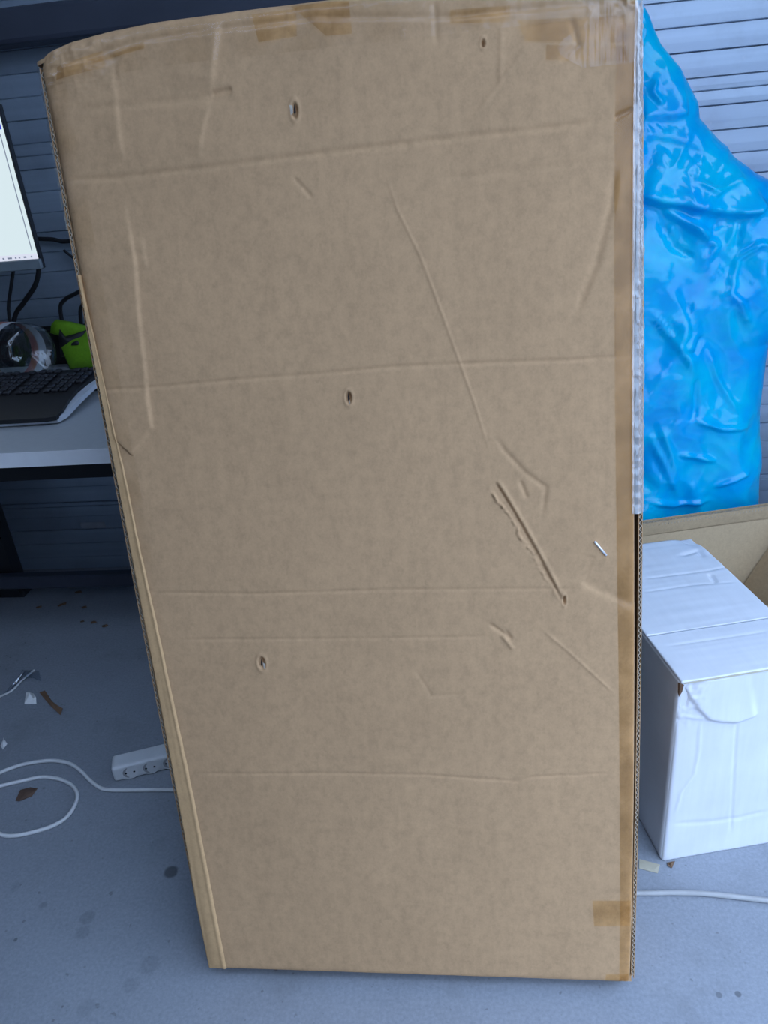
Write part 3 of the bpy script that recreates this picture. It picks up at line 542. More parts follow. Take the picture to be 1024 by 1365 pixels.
# packing tape
def tape_patch(name, ufun0, ufun1, v0, v1, mat, nu, nv, lift=0.0006, wr=0.0004, seed=50, ret=False):
    v = np.linspace(v0, v1, nv)[:, None]*np.ones((1, nu)); t = np.linspace(0, 1, nu)[None, :]*np.ones((nv, 1))
    a = ufun0(v); b = ufun1(v); u = a+(b-a)*t
    d, z = front_depth(u, v)
    d = d+lift+wr*(1+vnoise(u, v, 60, 40, seed, 3))
    return grid_mesh(name, u, -d, v+z, mat, bx, True)
tp = sorted([(z, x) for x, z in D['TAPER']]); tpp = np.polyfit([a for a, b in tp], [b for a, b in tp], 3)
o = tape_patch('packing_tape', lambda v: np.polyval(tpp, v), lambda v: fFR(v)-0.001, 0.003, 1.40, M_TAPE, 14, 420, 0.0005, 0.0003, 51)
o['label'] = 'glossy brown-tinted tape along the right edge'
o = tape_patch('packing_tape', lambda v: fFL(v)+0.006, lambda v: fFR(v)-0.002, 1.408, 1.456, M_TAPE_CLEAR, 300, 22, 0.0006, 0.0009, 52)
o['label'] = 'clear tape across the top edge'
o = tape_patch('packing_tape', lambda v: fFL(v)+0.004, lambda v: fFL(v)+0.034+0*v, 0.74, 1.40, M_TAPE_CLEAR, 14, 300, 0.0006, 0.0008, 53)
o['label'] = 'clear tape along the upper left edge'
for i, p in enumerate(D['PATCH']):           # darker patches where the tape has really stuck
    n = 10
    a = np.linspace(0, 1, n)[None, :]*np.ones((n, 1)); b = a.T
    u = (p[3][0]*(1-a)+p[2][0]*a)*(1-b)+(p[0][0]*(1-a)+p[1][0]*a)*b
    v = (p[3][1]*(1-a)+p[2][1]*a)*(1-b)+(p[0][1]*(1-a)+p[1][1]*a)*b
    v = np.clip(v, 0.001, HT-0.004); u = np.clip(u, fFL(v)+0.003, fFR(v)-0.003)
    d, z = front_depth(u, v)
    grid_mesh('tape_patch', u, -(d+0.0013+0.0001*i), v+z, M_TAPE_STUCK, bx, True)
# loose wrinkled tape wrapping round the side edges
def wrap_tape(fin, fout, z0, z1, s, seed, nz=260, nu=12, yb=0.05, amp=0.0022, mat=None):
    z = np.linspace(z0, z1, nz)[:, None]*np.ones((1, nu)); t = np.linspace(0, 1, nu)[None, :]*np.ones((nz, 1))
    xi = fin(z)-s*0.004; xo = fout(z)+s*0.0012
    x = xi+(xo-xi)*np.clip(t/0.6, 0, 1)**0.8
    y = -0.0035+0.0165*np.clip((t-0.15)/0.45, 0, 1)**1.6+(yb-0.013)*np.clip((t-0.6)/0.4, 0, 1)
    w = vnoise(t, z, 5, 60, seed, 3, True)*amp*np.clip(np.minimum(t, 0.9)/0.2, 0, 1)
    return grid_mesh('loose_tape', x+s*w*0.7, y-w, z, mat or M_TAPE_LOOSE, bx, True)
wrap_tape(fFR, fOR, 0.79, 1.44, 1, 61)['label'] = 'shiny wrinkled clear tape wrapped round the right edge'
wrap_tape(fFL, fOL, 1.22, 1.428, -1, 62, mat=M_TAPE_GLOSS)['label'] = 'shiny wrinkled clear tape at the upper left corner'
def gloss_patch(u0, u1, v0, v1, lift, wr, seed, label, mat=None):
    o = tape_patch('loose_tape', u0, u1, v0, v1, mat or M_TAPE_GLOSS, 40, int((v1-v0)/0.003), lift, wr, seed); o['label'] = label
gloss_patch(lambda v: fFL(v)+0.002, lambda v: fFL(v)+0.030-0.10*np.clip(1.40-v, 0, 0.2), 1.24, 1.425, 0.0012, 0.0022, 71, 'shiny wrinkled clear tape on the upper left corner')
gloss_patch(lambda v: fFL(v)+0.001, lambda v: fFL(v)+0.012+0*v, 0.72, 1.16, 0.0036, 0.0012, 72, 'shiny clear tape on the rounded left edge')
gloss_patch(lambda v: fFR(v)-0.075+0.02*np.sin(v*90), lambda v: fFR(v)-0.002, 1.355, 1.44, 0.0012, 0.0018, 73, 'shiny wrinkled clear tape on the upper right corner')
# staple and torn liner tongues
(ax, az), (bx_, bz) = D['STAPLE']
dS, _ = front_depth(np.array([[ax, bx_]]), np.array([[az, bz]])); yS = -float(dS.max())-0.0016
tube('staple', [(ax, yS+0.003, az), (ax, yS, az), (bx_, yS, bz), (bx_, yS+0.003, bz)], 0.0016, M_STAPLE, bx, 6, 1)
for (hx, hz), q, w in zip(D['HOLES'][:3], ((-0.004, 0.001), (0.001, -0.006), (0.004, -0.004)), (1.0, 0.5, 0.9)):
    d0, _ = front_depth(np.array([[hx+0.02]]), np.array([[hz]])); y = -float(d0[0, 0])
    mesh_obj('torn_flap', [(hx+q[0]-0.0022*w, y-0.0012, hz+q[1]+0.006*w), (hx+q[0]+0.0022*w, y-0.0026, hz+q[1]+0.004*w), (hx+q[0]+0.002*w, y-0.0030, hz+q[1]-0.005*w), (hx+q[0]-0.0015*w, y-0.001, hz+q[1]-0.006*w)], [(0, 1, 2, 3)], M_TORN, bx)
    mesh_obj('hole_shade_patch', [(hx+a_*0.0016, y-0.0009, hz+b_*0.0062) for a_, b_ in ((0, -1), (1, -0.3), (0.6, 0.5), (0, 1.3), (-0.6, 0.2), (-0.8, -0.4))], [tuple(range(6))], M_HOLE, bx)  # flat dark patch, shade of the hole put into its colour

# ------------------------------------------------------------------ white carton
ANG = radians(12.6)
WX, WYY = D['WB']; WW, WD, WH = 0.252, 0.46, 0.435
wc = thing('white_carton', 'closed white cardboard carton with a crushed front corner beside the large brown box', 'box', (WX, WYY, 0), (0, 0, ANG))
bm = bmesh.new()
box_bm(0, WW, 0.004, WD, 0.0, WH-0.004, 0.004, 2, bm)
bm_obj('carton_body', bm, M_WHITE, wc)
nx, nz = 90, 150
X = np.linspace(0, WW, nx)[None, :]*np.ones((nz, 1)); Zc = np.linspace(0.0005, WH-0.006, nz)[:, None]*np.ones((1, nx))
F_ = D['WBF']
d = 0.0012*vnoise(X, Zc, 12, 8, 71, 3)
d += step(X, Zc, F_['tear'], 0.0055, 0.0009, 0.05, 0.05)
d += groove(X, Zc, F_['g1'], 0.0025, -0.0016, 0.1)+groove(X, Zc, F_['g2'], 0.0022, 0.0016, 0.05)+groove(X, Zc, F_['g3'], 0.005, 0.0012, 0.1)+groove(X, Zc, F_['h'], 0.002, -0.0018, 0.1)
cr = np.exp(-((X/0.03)**2+((Zc-WH)/0.07)**2))
d += -0.012*cr+0.010*cr*vnoise(X, Zc, 60, 45, 72, 3, True)
d += -0.003*np.exp(-X/0.003)-0.003*np.exp(-(WW-X)/0.003)
grid_mesh('front_panel', X, -d-0.0005, Zc, M_WHITE, wc, True, False, (0, 0.006, 0))
Z1 = np.linspace(0.003, WH-0.004, 60)[:, None]*np.ones((1, 40)); Y1 = np.linspace(0.004, WD-0.002, 40)[None, :]*np.ones((60, 1))
grid_mesh('side_panel', -0.001-0.0015*vnoise(Y1, Z1, 9, 7, 73, 2), Y1, Z1, M_WHITE, wc, True, True, (0.004, 0, 0))
# two top flaps meeting at the seam, the front one bordered by its raw brown edge
T_ = D['WBT']; ys = 0.1325
def top_flap(y0, y1, n, seed):
    Xt = np.linspace(-0.001, WW+0.001, 80)[None, :]*np.ones((n, 1)); Yt = np.linspace(y0, y1, n)[:, None]*np.ones((1, 80))
    dt = 0.0010*vnoise(Xt, Yt, 9, 9, seed, 3)+0.0005*vnoise(Xt, Yt, 6, 60, seed+3, 2)
    dt += groove(Xt, Yt, T_['s2'], 0.0020, 0.0011, 0.1)+groove(Xt, Yt, T_['c1'], 0.003, 0.0016, 0.1)+groove(Xt, Yt, T_['c2'], 0.0025, 0.0013, 0.1)
    dt += groove(Xt, Yt, T_['d1'], 0.006, 0.003, 0.2)+groove(Xt, Yt, T_['d2'], 0.005, 0.003, 0.2)
    cb = np.exp(-(((Xt-WW)/0.03)**2+((Yt-WD)/0.03)**2)); dt += -0.012*cb
    return grid_mesh('top_flap', Xt, Yt, WH+0.001+dt, M_WHITE, wc, True, False, (0, 0, -0.0035))
top_flap(-0.002, ys-0.0014, 50, 75)
top_flap(ys+0.0014, WD-0.002, 110, 76)
mesh_obj('raw_edge', [(0.004, -0.0032, WH-0.0042), (WW, -0.0032, WH-0.0036), (WW, -0.0024, WH-0.0008), (0.004, -0.0024, WH-0.0016), (0.004, 0.004, WH-0.0042), (WW, 0.004, WH-0.0036), (WW, 0.004, WH-0.0008), (0.004, 0.004, WH-0.0016)],
         [(0, 1, 2, 3), (0, 4, 5, 1), (3, 2, 6, 7), (1, 5, 6, 2), (4, 0, 3, 7)], M_TANS, wc)['label'] = 'torn brown cardboard edge'
mesh_obj('torn_corner', [(-0.003, -0.002, 0.434), (0.0025, -0.005, 0.431), (0.001, -0.004, 0.416), (-0.0025, -0.002, 0.404), (-0.003, 0.003, 0.410), (-0.004, 0.004, 0.43)], [(0, 3, 2, 1), (0, 5, 4, 3)], M_BRN, wc)

# ------------------------------------------------------------------ open carton behind it
CX, CY, CZ = D['CT']; CA = radians(D['CTANG'])
oc = thing('open_carton', 'open brown cardboard carton behind the white carton, in front of the blue bag', 'box', (CX, CY, 0), (0, 0, CA))
XA, XB, DP = -0.20, 0.62, 0.205
def panel(name, x0, x1, y0, y1, z0, z1, mat=M_CARTON): return box(name, x0, x1, y0, y1, z0, z1, mat, oc)
panel('back_panel', XA, XB, 0.0005, 0.0014, 0.0, 0.295); panel('back_panel', XA, XB, 0.0050, 0.0060, 0.0, CZ)
# the short flap on top of the back wall bends slightly inwards
fl = mesh_obj('rim_flap', [(XA, 0.0, 0.294), (XB, 0.0, 0.304), (XB, -0.012, CZ+0.001), (XA, -0.012, CZ-0.001), (XA, 0.0012, 0.294), (XB, 0.0012, 0.304), (XB, -0.0108, CZ+0.001), (XA, -0.0108, CZ-0.001)],
              [(0, 1, 2, 3), (7, 6, 5, 4), (3, 2, 6, 7), (0, 3, 7, 4), (1, 5, 6, 2)], M_CARTON, oc)
corrugation('corrugated_edge', (XA, -0.0080, CZ), (XB, -0.0080, CZ+0.001), (0, 1, 0), (0, 0, -0.012), M_FLUTE, oc, 0.0085, 0.0055, 0.0006)
mesh_obj('rim_liner', [(XA, -0.0052, CZ-0.0005), (XB, -0.0052, CZ+0.0005), (XB, -0.0040, CZ+0.0005), (XA, -0.0040, CZ-0.0005), (XA, 0.004, 0.294), (XB, 0.004, 0.304), (XB, 0.005, 0.304), (XA, 0.005, 0.294)],
         [(0, 1, 2, 3), (0, 4, 5, 1), (3, 2, 6, 7), (0, 3, 7, 4), (1, 5, 6, 2)], M_CARTON, oc)
panel('front_panel', XA, XB, -DP, -DP+0.005, 0.0, 0.165)
panel('side_panel', XA, XA+0.005, -DP+0.005, 0.0, 0.0, 0.30)
panel('side_panel', XB-0.005, XB, -DP+0.005, 0.0, 0.0, 0.30)
panel('bottom_panel', XA, XB, -DP, 0.0, 0.0, 0.004)
# inner side flap folded down into the carton
a0, a1 = D['CTF'][2], D['CTF'][3]
dx, dz = a1[0]-a0[0], a1[1]-a0[1]; s0 = (XB-0.08-a0[0])/dx
def ext(s): return a0[0]+dx*s, a0[1]+dz*s
p_lo = ext(1.85); p_hi = ext(-0.55)
nrm = Vector((-dz, 0, dx)).normalized()*0.004
Vf = [(p_lo[0], -0.012, p_lo[1]), (p_hi[0], -0.012, p_hi[1]), (p_hi[0], -DP+0.012, p_hi[1]), (p_lo[0], -DP+0.012, p_lo[1])]
Vf += [(x-nrm.x, y, z-nrm.z) for x, y, z in Vf]
mesh_obj('inner_flap', Vf, [(0, 1, 2, 3), (7, 6, 5, 4), (0, 4, 5, 1), (1, 5, 6, 2), (2, 6, 7, 3), (3, 7, 4, 0)], M_CARTON, oc)

# ------------------------------------------------------------------ blue bag
YB = 2.09
prof = sorted([(z, x) for x, z in D['BAGR']]); pz = np.array([p[0] for p in prof]); pxr = np.array([p[1] for p in prof])
pz = np.concatenate([[0.0, 0.02, 0.10], pz, [1.60]]); pxr = np.concatenate([[0.62, 0.76, 0.80], pxr, [0.36]])
nz, na = 360, 300
zb = np.linspace(0.0, 1.60, nz); xr = np.interp(zb, pz, pxr)
xl = np.interp(zb, [0, .02, .1, .5, .9, 1.15, 1.3, 1.45, 1.55, 1.60], [.22, .1, .06, .04, .05, .1, .17, .25, .31, .34])
cx_ = (xl+xr)/2; rx = (xr-xl)/2
ry = np.interp(zb, [0, .02, .1, .8, 1.15, 1.35, 1.5, 1.6], [.06, .12, .135, .135, .12, .075, .04, .012])
A = np.linspace(0, 2*pi, na, endpoint=False)[None, :]*np.ones((nz, 1)); Zb = zb[:, None]*np.ones((1, na))
pw = lambda v, e: np.sign(v)*np.abs(v)**e
ca, sa = pw(np.cos(A), 0.85), pw(np.sin(A), 0.75)
Xb = cx_[:, None]+rx[:, None]*ca; Yb = YB+ry[:, None]*sa
B = D['BAGF']; dd = np.zeros(Xb.shape)
frontm = np.clip((-np.sin(A)+0.25)/0.4, 0, 1)
dd += 0.026*vnoise(Xb+0.35*Zb, Zb-0.2*Xb, 5, 3.2, 81, 2, True)+0.014*vnoise(Xb-Zb*0.5, Zb*0.6+Xb, 9, 5, 82, 2, True)
dd += 0.0022*vnoise(Xb+Zb, Zb-0.7*Xb, 24, 14, 83, 2, True)
cdisp = step(Xb, Zb, B['over'], 0.042, 0.0035, 0.05, 0.06)
cdisp += -groove(Xb, Zb, B['dia'], 0.010, 0.018, 0.15)-groove(Xb, Zb, B['lob'], 0.008, 0.014, 0.1)
for nme in ('r1', 'r2', 'r7', 'r9', 'r10', 'r16'): cdisp += groove(Xb, Zb, B[nme], 0.006, 0.012, 0.15)
for nme in ('r4', 'r6', 'r8', 'r11', 'r12', 'r13', 'r14', 'r15', 'r17', 'r18', 'r19'): cdisp += -groove(Xb, Zb, B[nme], 0.007, 0.012, 0.2)
cdisp += step(Xb, Zb, B['r3'], 0.020, 0.004, 0.04, 0.1)+step(Xb, Zb, B['r5'][::-1], -0.012, 0.004, 0.04, 0.1)
dd = dd*np.clip(rx/0.12, 0.15, 1)[:, None]+cdisp*frontm
nrmx = np.cos(A); nrmy = np.sin(A)
Xb = Xb+dd*nrmx*0.35; Yb = np.clip(Yb+dd*nrmy, -9, WY-0.012)
Xc = np.concatenate([Xb, Xb[:, :1]], 1); Yc = np.concatenate([Yb, Yb[:, :1]], 1); Zc_ = np.concatenate([Zb, Zb[:, :1]], 1)
# keep the foot inside the gap between carton and door
yl = CY+np.sin(CA)/np.cos(CA)*(Xc-CX)+0.012
Yc = np.where(Zc_ < CZ+0.01, np.maximum(Yc, yl), Yc)
bag = grid_mesh('plastic_bag', Xc, Yc, Zc_, M_BAG, None, True, False)
tag(bag, 'tall crumpled bright blue plastic bag standing against the ribbed door behind the cartons', 'bag')

# ------------------------------------------------------------------ desk and what is on it
DZ = 0.765
dk = thing('desk', 'office desk with white top toned darker and black frame standing at the ribbed door', 'desk', (-0.9, 1.85, 0))
def dl(name, x0, x1, y0, y1, z0, z1, mat, bev=0.0): return box(name, x0+0.9, x1+0.9, y0-1.85, y1-1.85, z0, z1, mat, dk, bev)
dl('desk_top', -2.1, -0.03, 1.4375, 2.235, DZ-0.032, DZ, M_DESK)
dl('edge_band', -2.1, -0.03, 1.4345, 1.4375, DZ-0.033, DZ-0.0005, M_DESK_EDGE)
dl('apron', -2.05, -0.06, 1.485, 1.51, DZ-0.085, DZ-0.032, M_BLACK)
dl('leg', -2.02, -1.53, 2.075, 2.13, 0.02, DZ-0.032, M_BLACK)
dl('leg', -0.16, -0.10, 2.075, 2.13, 0.02, DZ-0.032, M_BLACK)
dl('foot', -1.76, -1.525, 2.085, 2.15, 0.0, 0.03, M_BLACK, 0.004)
dl('foot', -0.18, -0.08, 1.60, 2.15, 0.0, 0.02, M_BLACK, 0.004)
dl('lower_rail', -2.02, -0.1, 2.035, 2.075, 0.062, 0.108, M_BEAM, 0.006)

# monitor
MX, MYY = -1.0624, 1.90
mo = thing('monitor', 'computer monitor with a bright white document on its screen, grey lower bezel', 'monitor', (-1.505, 1.93, DZ))
W_ = 0.90
m0 = lambda x: x+1.505
def mq(name, x0, x1, z0, z1, y, mat, par=mo, lean=0.0):
    return mesh_obj(name, [(m0(x0), y, z0-DZ), (m0(x1), y, z0-DZ), (m0(x1)+lean, y, z1-DZ), (m0(x0)+lean, y, z1-DZ)], [(0, 1, 2, 3)], mat, par)
xr_ = -1.050
box('housing', m0(xr_-W_), m0(xr_), -0.022, -0.004, 1.074-DZ, 1.440-DZ, M_BLACKPL, mo, 0.003, 2)
box('rear_cover', m0(xr_-W_+0.05), m0(xr_-0.05), -0.004, 0.018, 1.11-DZ, 1.40-DZ, M_BLACKPL, mo, 0.006, 2)
box('lower_bezel', m0(xr_-W_), m0(xr_+0.003), -0.034, -0.022, 1.0745-DZ, 1.0985-DZ, M_GREYPL, mo, 0.002, 1)
box('stand_neck', -0.03, 0.03, 0.018, 0.045, 0.012, 0.48, M_BLACKPL, mo, 0.004)
box('stand_base', -0.09, 0.09, -0.004, 0.09, 0.0, 0.012, M_BLACKPL, mo, 0.004)
M_SCR = emis('screen_white', (0.80, 0.95, 1.0), 0.82); M_SBLUE = emis('screen_blue', (0.02, 0.05, 0.75), 0.8); M_SGREY = emis('screen_grey', (0.25, 0.30, 0.42), 0.7)
M_STASK = emis('screen_taskbar', (0.74, 0.78, 0.92), 0.9)
scr = mq('screen', xr_-W_+0.006, xr_-0.004, 1.0985, 1.434, -0.0226, M_SCR)
mq('title_bar', xr_-W_+0.006, xr_-0.008, 1.388, 1.406, -0.0232, M_SBLUE, mo)
mq('taskbar', xr_-W_+0.006, xr_-0.004, 1.0985, 1.1115, -0.0232, M_STASK, mo)
mq('scroll_bar', xr_-0.0165, xr_-0.0140, 1.118, 1.378, -0.0232, M_SGREY, mo)
for xo, w in ((0.018, 0.004), (0.034, 0.007), (0.050, 0.004), (0.060, 0.004), (0.072, 0.012), (0.092, 0.005)):
    mq('taskbar_icon', xr_-xo-w, xr_-xo, 1.1025, 1.1065, -0.0238, M_SGREY, mo)

# keyboard
kb = thing('keyboard', 'black computer keyboard with silver edge on the desk beside the brown box', 'keyboard', (-1.2, 1.75, DZ))
kl = lambda p: (p[0]+1.2, p[1]-1.75)
XKL = -1.56
B_ = D['KBB']; Sv = D['KBS']
bl_out = [(XKL, 1.60)]+[p for p in B_[1:]]+[(-0.945, 1.90), (XKL, 1.905)]
sl_out = [(XKL, 1.588)]+[p for p in Sv[1:]]+[(-0.925, 1.91), (XKL, 1.915)]
def wedge(pts, zf, zr, bev, mat, name, t):
    bm = prism_bm([kl(p) for p in pts], 0, 1, bev, 2)
    for v in bm.verts:
        y = v.co.y+1.75; f = min(1, max(0, (y-1.60)/0.30)); top = zf+(zr-zf)*f
        lo = max(0.0, top-t) if zr > 0.03 else 0.0
        v.co.z = lo+(top-lo)*v.co.z
    return bm_obj(name, bm, mat, kb)
wedge(sl_out, 0.014, 0.045, 0.0, M_SILVER, 'lower_shell', 0.012)
wedge(bl_out, 0.021, 0.052, 0.0, M_BLACKPL, 'upper_shell', 0.010)
kbm = box_bm(-0.0085, 0.0085, -0.009, 0.009, 0.0, 0.007, 0.0022, 1)
kmesh = bpy.data.meshes.new('key'); bmesh.ops.recalc_face_normals(kbm, faces=kbm.faces); kbm.to_mesh(kmesh); kbm.free(); kmesh.materials.append(M_KEY)
slope = math.atan2(0.031, 0.30)
for r_ in range(6):
    y = 1.885-r_*0.0245-(0.006 if r_ > 0 else 0)
    f = (y-1.60)/0.30; zt_ = 0.021+0.031*f
    for c_ in range(24):
        x = -0.975-c_*0.0215-(0.010 if c_ > 3 else 0)-(0.010 if c_ > 6 else 0)
        if x < XKL+0.015: break
        if r_ == 0 and c_ % 5 == 3: continue
        if x > -0.985 and y < 1.79: continue
        k_ = bpy.data.objects.new('key', kmesh); link(k_, kb); k_.location = (x+1.2, y-1.75, zt_+0.0003); k_.rotation_euler = (slope, 0, 0)
for xx in (-1.50, -1.0):
    box('tilt_foot', xx+1.19, xx+1.23, 0.118, 0.132, 0.0, 0.036, M_BLACKPL, kb)

# big clear bottle lying on its side
bt = thing('plastic_bottle', 'large clear plastic water bottle lying on its side behind the keyboard', 'bottle', (-1.185, 1.99, DZ), (0, 0, radians(155)))
R_ = 0.080
nn = 48
def ringset(prof, nn, lobes=0.0):
    V = []; F = []
    for i, (x, r) in enumerate(prof):
        for k in range(nn):
            a = 2*pi*k/nn
            rr = r
            xx = x
            if lobes and i <= 5: xx = x+lobes*(1-i/6)*(0.5+0.5*cos(5*a))*(r/R_)
            V.append((xx, rr*cos(a), rr*sin(a)+R_+0.001))
        if i:
            for k in range(nn): F.append(((i-1)*nn+k, (i-1)*nn+(k+1) % nn, i*nn+(k+1) % nn, i*nn+k))
    return V, F
bp = [(0.022, 0.004), (0.018, 0.024), (0.011, 0.045), (0.003, 0.062), (0.004, 0.072), (0.012, 0.0785), (0.03, R_), (0.040, R_), (0.046, R_*0.965), (0.052, R_), (0.06, R_), (0.125, R_*0.98), (0.132, R_), (0.142, R_*0.96), (0.152, R_), (0.162, R_*0.95),
      (0.18, 0.062), (0.200, 0.042), (0.212, 0.024), (0.22, 0.0175), (0.232, 0.0175)]
V, F = ringset(bp, nn, -0.010); mesh_obj('bottle_body', V, F, M_PET, bt, True)
V, F = ringset([(0.058, R_+0.0008), (0.122, R_*0.98+0.0012)], nn); lab = mesh_obj('bottle_label', V, F, None, bt, True)
k = N('bottle_label_print'); v_ = k.coord(); sx = k.n('ShaderNodeSeparateXYZ'); k.l(v_, sx.inputs[0])
k.l(k.ramp(sx.outputs[0], [(0.088, (0.72, 0.72, 0.75)), (0.094, (0.55, 0.20, 0.14)), (0.12, (0.45, 0.12, 0.10))]), k.b.inputs['Base Color']); k.set(Roughness=0.4); lab.data.materials.append(k.m)
V, F = ringset([(0.228, 0.0195), (0.248, 0.0195), (0.250, 0.001)], 24); mesh_obj('bottle_cap', V, F, M_SILVER, bt, True)

# lime fabric pouch
gp = thing('fabric_pouch', 'lime green folded fabric pouch with black openings on the desk by the bottle', 'pouch', (-1.115, 2.12, DZ))
def soft_strip(name, pts, depth, mat, seed, th=0.006):
    """folded piece of cloth: closed outline in x-z given thickness and a gentle bulge"""
    c = np.mean(np.array(pts), 0); rings = [(1.0, 0.0), (1.0, -0.35), (0.9, -0.8), (0.55, -1.0)]
    V = []; F = []; n = len(pts)
    for i, (s, y) in enumerate(rings):
        for j, (x, z) in enumerate(pts):
            w = 0.003*mnoise.noise(Vector((x*40, z*40, seed+i)))
            V.append((c[0]+(x-c[0])*s+1.15, y*depth+w, max(c[1]+(z-c[1])*s-DZ, 0.0005)))
        if i:
            for j in range(n): F.append(((i-1)*n+j, (i-1)*n+(j+1) % n, i*n+(j+1) % n, i*n+j))
    F.append(tuple(range(n))[::-1]); F.append(tuple((len(rings)-1)*n+j for j in range(n)))
    return mesh_obj(name, V, F, mat, gp, True)
soft_strip('fabric_fold', [(-1.194, 0.766), (-1.02, 0.766), (-0.98, 0.83), (-0.99, 0.91), (-1.06, 0.905), (-1.105, 0.882), (-1.130, 0.862), (-1.165, 0.853), (-1.205, 0.832)], 0.035, M_LIME, 3)
gb = soft_strip('fabric_fold', [(-1.236, 0.872), (-1.226, 0.895), (-1.212, 0.905), (-1.175, 0.897), (-1.105, 0.874), (-1.10, 0.860), (-1.14, 0.855), (-1.19, 0.852)], 0.03, M_LIME, 5); gb.location.y = 0.02
gk = soft_strip('black_lining', [(-1.215, 0.80), (-1.10, 0.80), (-1.105, 0.878), (-1.15, 0.868), (-1.185, 0.862), (-1.196, 0.885), (-1.205, 0.862)], 0.036, M_BLACKPL, 7); gk.location.y = 0.012
soft_strip('black_opening', [(-1.165, 0.838), (-1.135, 0.838), (-1.128, 0.846), (-1.140, 0.853), (-1.16, 0.846)], 0.040, M_BLACKPL, 9)
# low black tray added for the dark band behind the desk
ct = thing('dark_band_tray', 'low black tray added for the dark band along the back edge of the desk', 'tray', (-0.9, 2.205, DZ))
box('tray_front', -0.75, 0.85, -0.03, -0.024, 0.0, 0.105, M_BLACK, ct, 0.002)
box('tray_base', -0.75, 0.85, -0.024, 0.028, 0.0, 0.004, M_BLACK, ct)
box('tray_back', -0.75, 0.85, 0.022, 0.028, 0.004, 0.105, M_BLACK, ct)
# black leads hanging behind the monitor
lab_ = ['thin black lead hanging straight down from the monitor', 'thick black lead curving down from the monitor corner to the bottle', 'short black lead slanting behind the edge of the brown box', 'black lead arching out of the tray beside the brown box', 'black lead running level along the door right of the monitor', 'short black lead stub dropping into the tray at the brown box']
CR = D['CORDS']
rad = [0.005, 0.007, 0.004, 0.006, 0.006, 0.006]
ends = [((-1.262, 1.13), (-1.325, 0.80)), ((-1.195, 1.12), (-1.37, 0.80)), ((-1.16, 1.08), (-1.0, 0.96)), ((-1.0, 1.015), (-1.20, 0.80)), ((-1.27, 1.12), (-0.95, 1.115)), ((-1.075, 0.960), (-1.155, 0.80))]
yy = [2.15, 2.165, 2.25, 2.200, 2.25, 2.210]
for i in range(6):
    pts = [ends[i][0]]+list(CR[i])+[ends[i][1]]
    o = tube('black_lead', [(x, 2.15+(yy[i]-2.15), z) for x, z in pts], rad[i], M_BLACKPL, None, 8, 6)
    tag(o, lab_[i], 'cable', 'black leads behind the desk')

# ------------------------------------------------------------------ floor clutter
S4 = D['STRIP_P']
p0 = Vector((-0.858, 1.262, 0)); dirv = (Vector((-0.735, 1.306, 0))-p0).normalized(); an = math.atan2(dirv.y, dirv.x)
ps = thing('power_strip', 'white power strip with round sockets on the floor behind the brown box', 'power strip', p0, (0, 0, an))
bm_obj('strip_body', box_bm(0, 0.27, 0.0, 0.050, 0.0, 0.042, 0.008, 3), M_WPLAST, ps)
M_SOCK_SHADE = plain('socket_shade_grey', (0.30, 0.30, 0.31), 0.6);  # darker grey crescent: shade painted on a flat socket face
for i in range(5):
    xx = 0.040+i*0.046
    V = []; F = []
    n = 24
    for (r, y) in ((0.0205, -0.0012), (0.0185, -0.0012), (0.0178, 0.010), (0.001, 0.010)):
        for q in range(n):
            a = 2*pi*q/n; V.append((xx+r*cos(a), y-0.0005, 0.0215+r*sin(a)*0.93))
    for j in range(3):
        for q in range(n): F.append((j*n+q, j*n+(q+1) % n, (j+1)*n+(q+1) % n, (j+1)*n+q))
    so = mesh_obj('socket', V[:n*2]+[(x, -0.0013, z) for x, y, z in V[n*2:]], F, M_WPLAST, ps, False)
    for sx_ in (-0.0095, 0.0095):
        mesh_obj('pin_hole', [(xx+sx_+0.0026*cos(2*pi*q/10), -0.0022, 0.0215+0.0026*sin(2*pi*q/10)) for q in range(10)], [tuple(range(10))], M_HOLE, so)  # flat disc, shade inside the pin opening put into its colour
    mesh_obj('socket_shade', [(xx-0.0165*cos(a), -0.0019, 0.0215+0.0155*sin(a)) for a in np.linspace(-1.25, 1.25, 9)]+[(xx-0.0095*cos(a), -0.0019, 0.0215+0.0140*sin(a)) for a in np.linspace(1.2, -1.2, 9)], [tuple(range(18))], M_SOCK_SHADE, so)
pts = [(x, y, 0.005) for x, y in D['CORD1']]
pts = [(-0.60, 1.236, 0.005)]+pts
tag(tube('white_cable', pts, 0.0045, M_CABLE, None, 10, 8), 'white mains cable lying in a loop on the floor left of the brown box', 'cable')
pts = [(x, y, 0.005) for x, y in D['CORD2']]
tag(tube('white_cable', pts, 0.0048, M_CABLE2, None, 10, 8), 'grey-white cable on the floor in front of the white carton', 'cable')

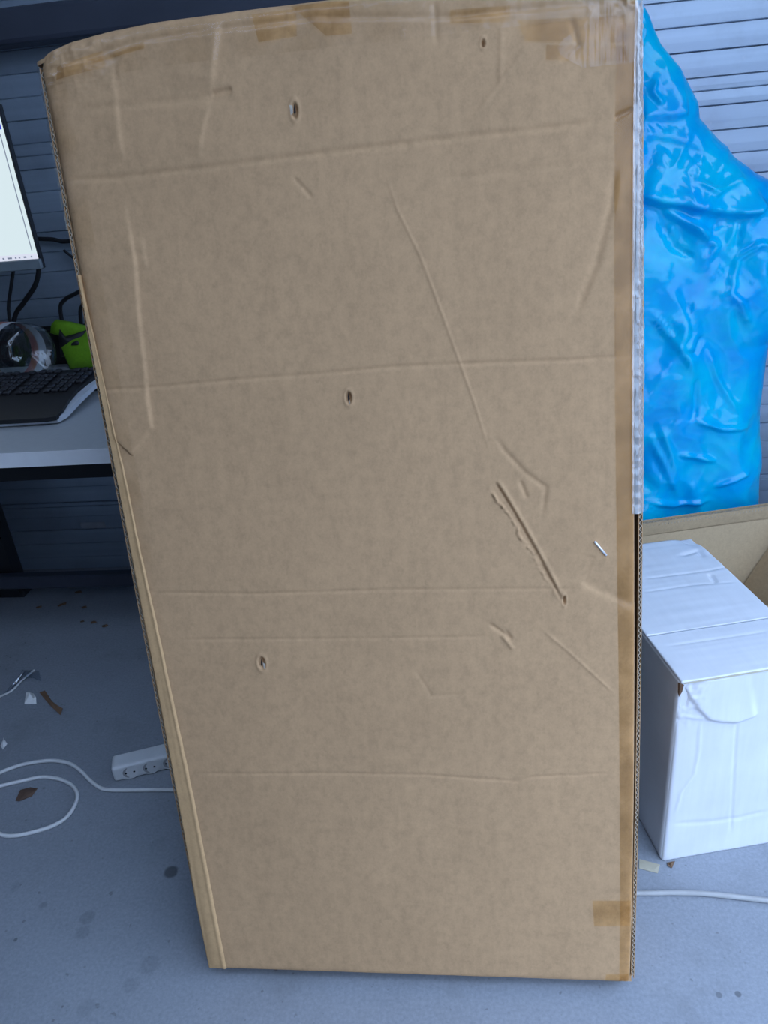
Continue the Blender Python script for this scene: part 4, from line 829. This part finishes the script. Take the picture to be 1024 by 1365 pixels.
def crumple(name, pts, z, mat, label, cat, h=0.006, seed=0, parent=None):
    c = np.mean(np.array(pts), 0); V = []; n = len(pts)
    for s in (1.0, 0.55):
        for i, (x, y) in enumerate(pts):
            V.append((c[0]+(x-c[0])*s, c[1]+(y-c[1])*s, 0.0008+(h*(0.35+0.65*abs(mnoise.noise(Vector((i*1.7, s*9, seed))))) if s < 1 else h*0.5*(i % 2))))
    V.append((c[0], c[1], h))
    F = [(i, (i+1) % n, n+(i+1) % n, n+i) for i in range(n)]+[(n+i, n+(i+1) % n, 2*n) for i in range(n)]
    o = mesh_obj(name, V, F, mat, parent)
    sol = o.modifiers.new('thickness', 'SOLIDIFY'); sol.thickness = 0.0006; sol.offset = 1
    if label: tag(o, label, cat)
    return o
crumple('dry_leaf', D['LEAF'], 0, M_LEAF, 'dry brown leaf on the floor inside the loop of white cable', 'leaf', 0.006, 1)
crumple('paper_scrap', D['SCRAP'], 0, M_PAPER, 'small folded white paper scrap on the floor below the clear film', 'scrap', 0.022, 2)
crumple('paper_scrap', D['SCRAP2'], 0, M_BRN, 'crumpled brown transparent scrap right of the white paper scrap', 'scrap', 0.010, 3)
crumple('plastic_film', D['WRAP'], 0, M_FILM, 'crumpled clear plastic film on the floor under the desk', 'film', 0.03, 4)
tag(tube('film_string', [(-1.34, 1.555, 0.004), (-1.30, 1.59, 0.004), (-1.29, 1.64, 0.006), (-1.275, 1.68, 0.008)], 0.003, M_CABLE, None, 6, 6), 'short white string curling beside the clear film', 'string')
crumple('paper_crumb', D['CRUMB'], 0, M_PAPER, 'tiny white paper crumb at the left above the cable loop', 'scrap', 0.012, 5)
crumple('tape_scrap', D['TSCR'], 0, M_TANS, 'flat tan tape scrap on the floor at the foot of the white carton', 'scrap', 0.002, 6)
crumple('brown_bit', D['BRN'], 0, M_BRN, 'small dark brown bit under the front edge of the white carton', 'scrap', 0.006, 7)
for i, (x, y) in enumerate(D['LITTER'][:8]):
    r = 0.008+0.005*random.random(); n = 6
    crumple('dirt_crumb', [(x+r*cos(2*pi*k/n)*(0.6+0.6*random.random()), y+r*sin(2*pi*k/n)*(0.5+0.5*random.random())) for k in range(n)], 0, M_BRN, None, None, 0.004, 10+i)
    o = bpy.data.objects[[q.name for q in bpy.data.objects if q.name.startswith('dirt_crumb')][-1]]
    tag(o, 'small dark dirt crumb on the floor under the desk', 'dirt', 'dirt crumbs under the desk')
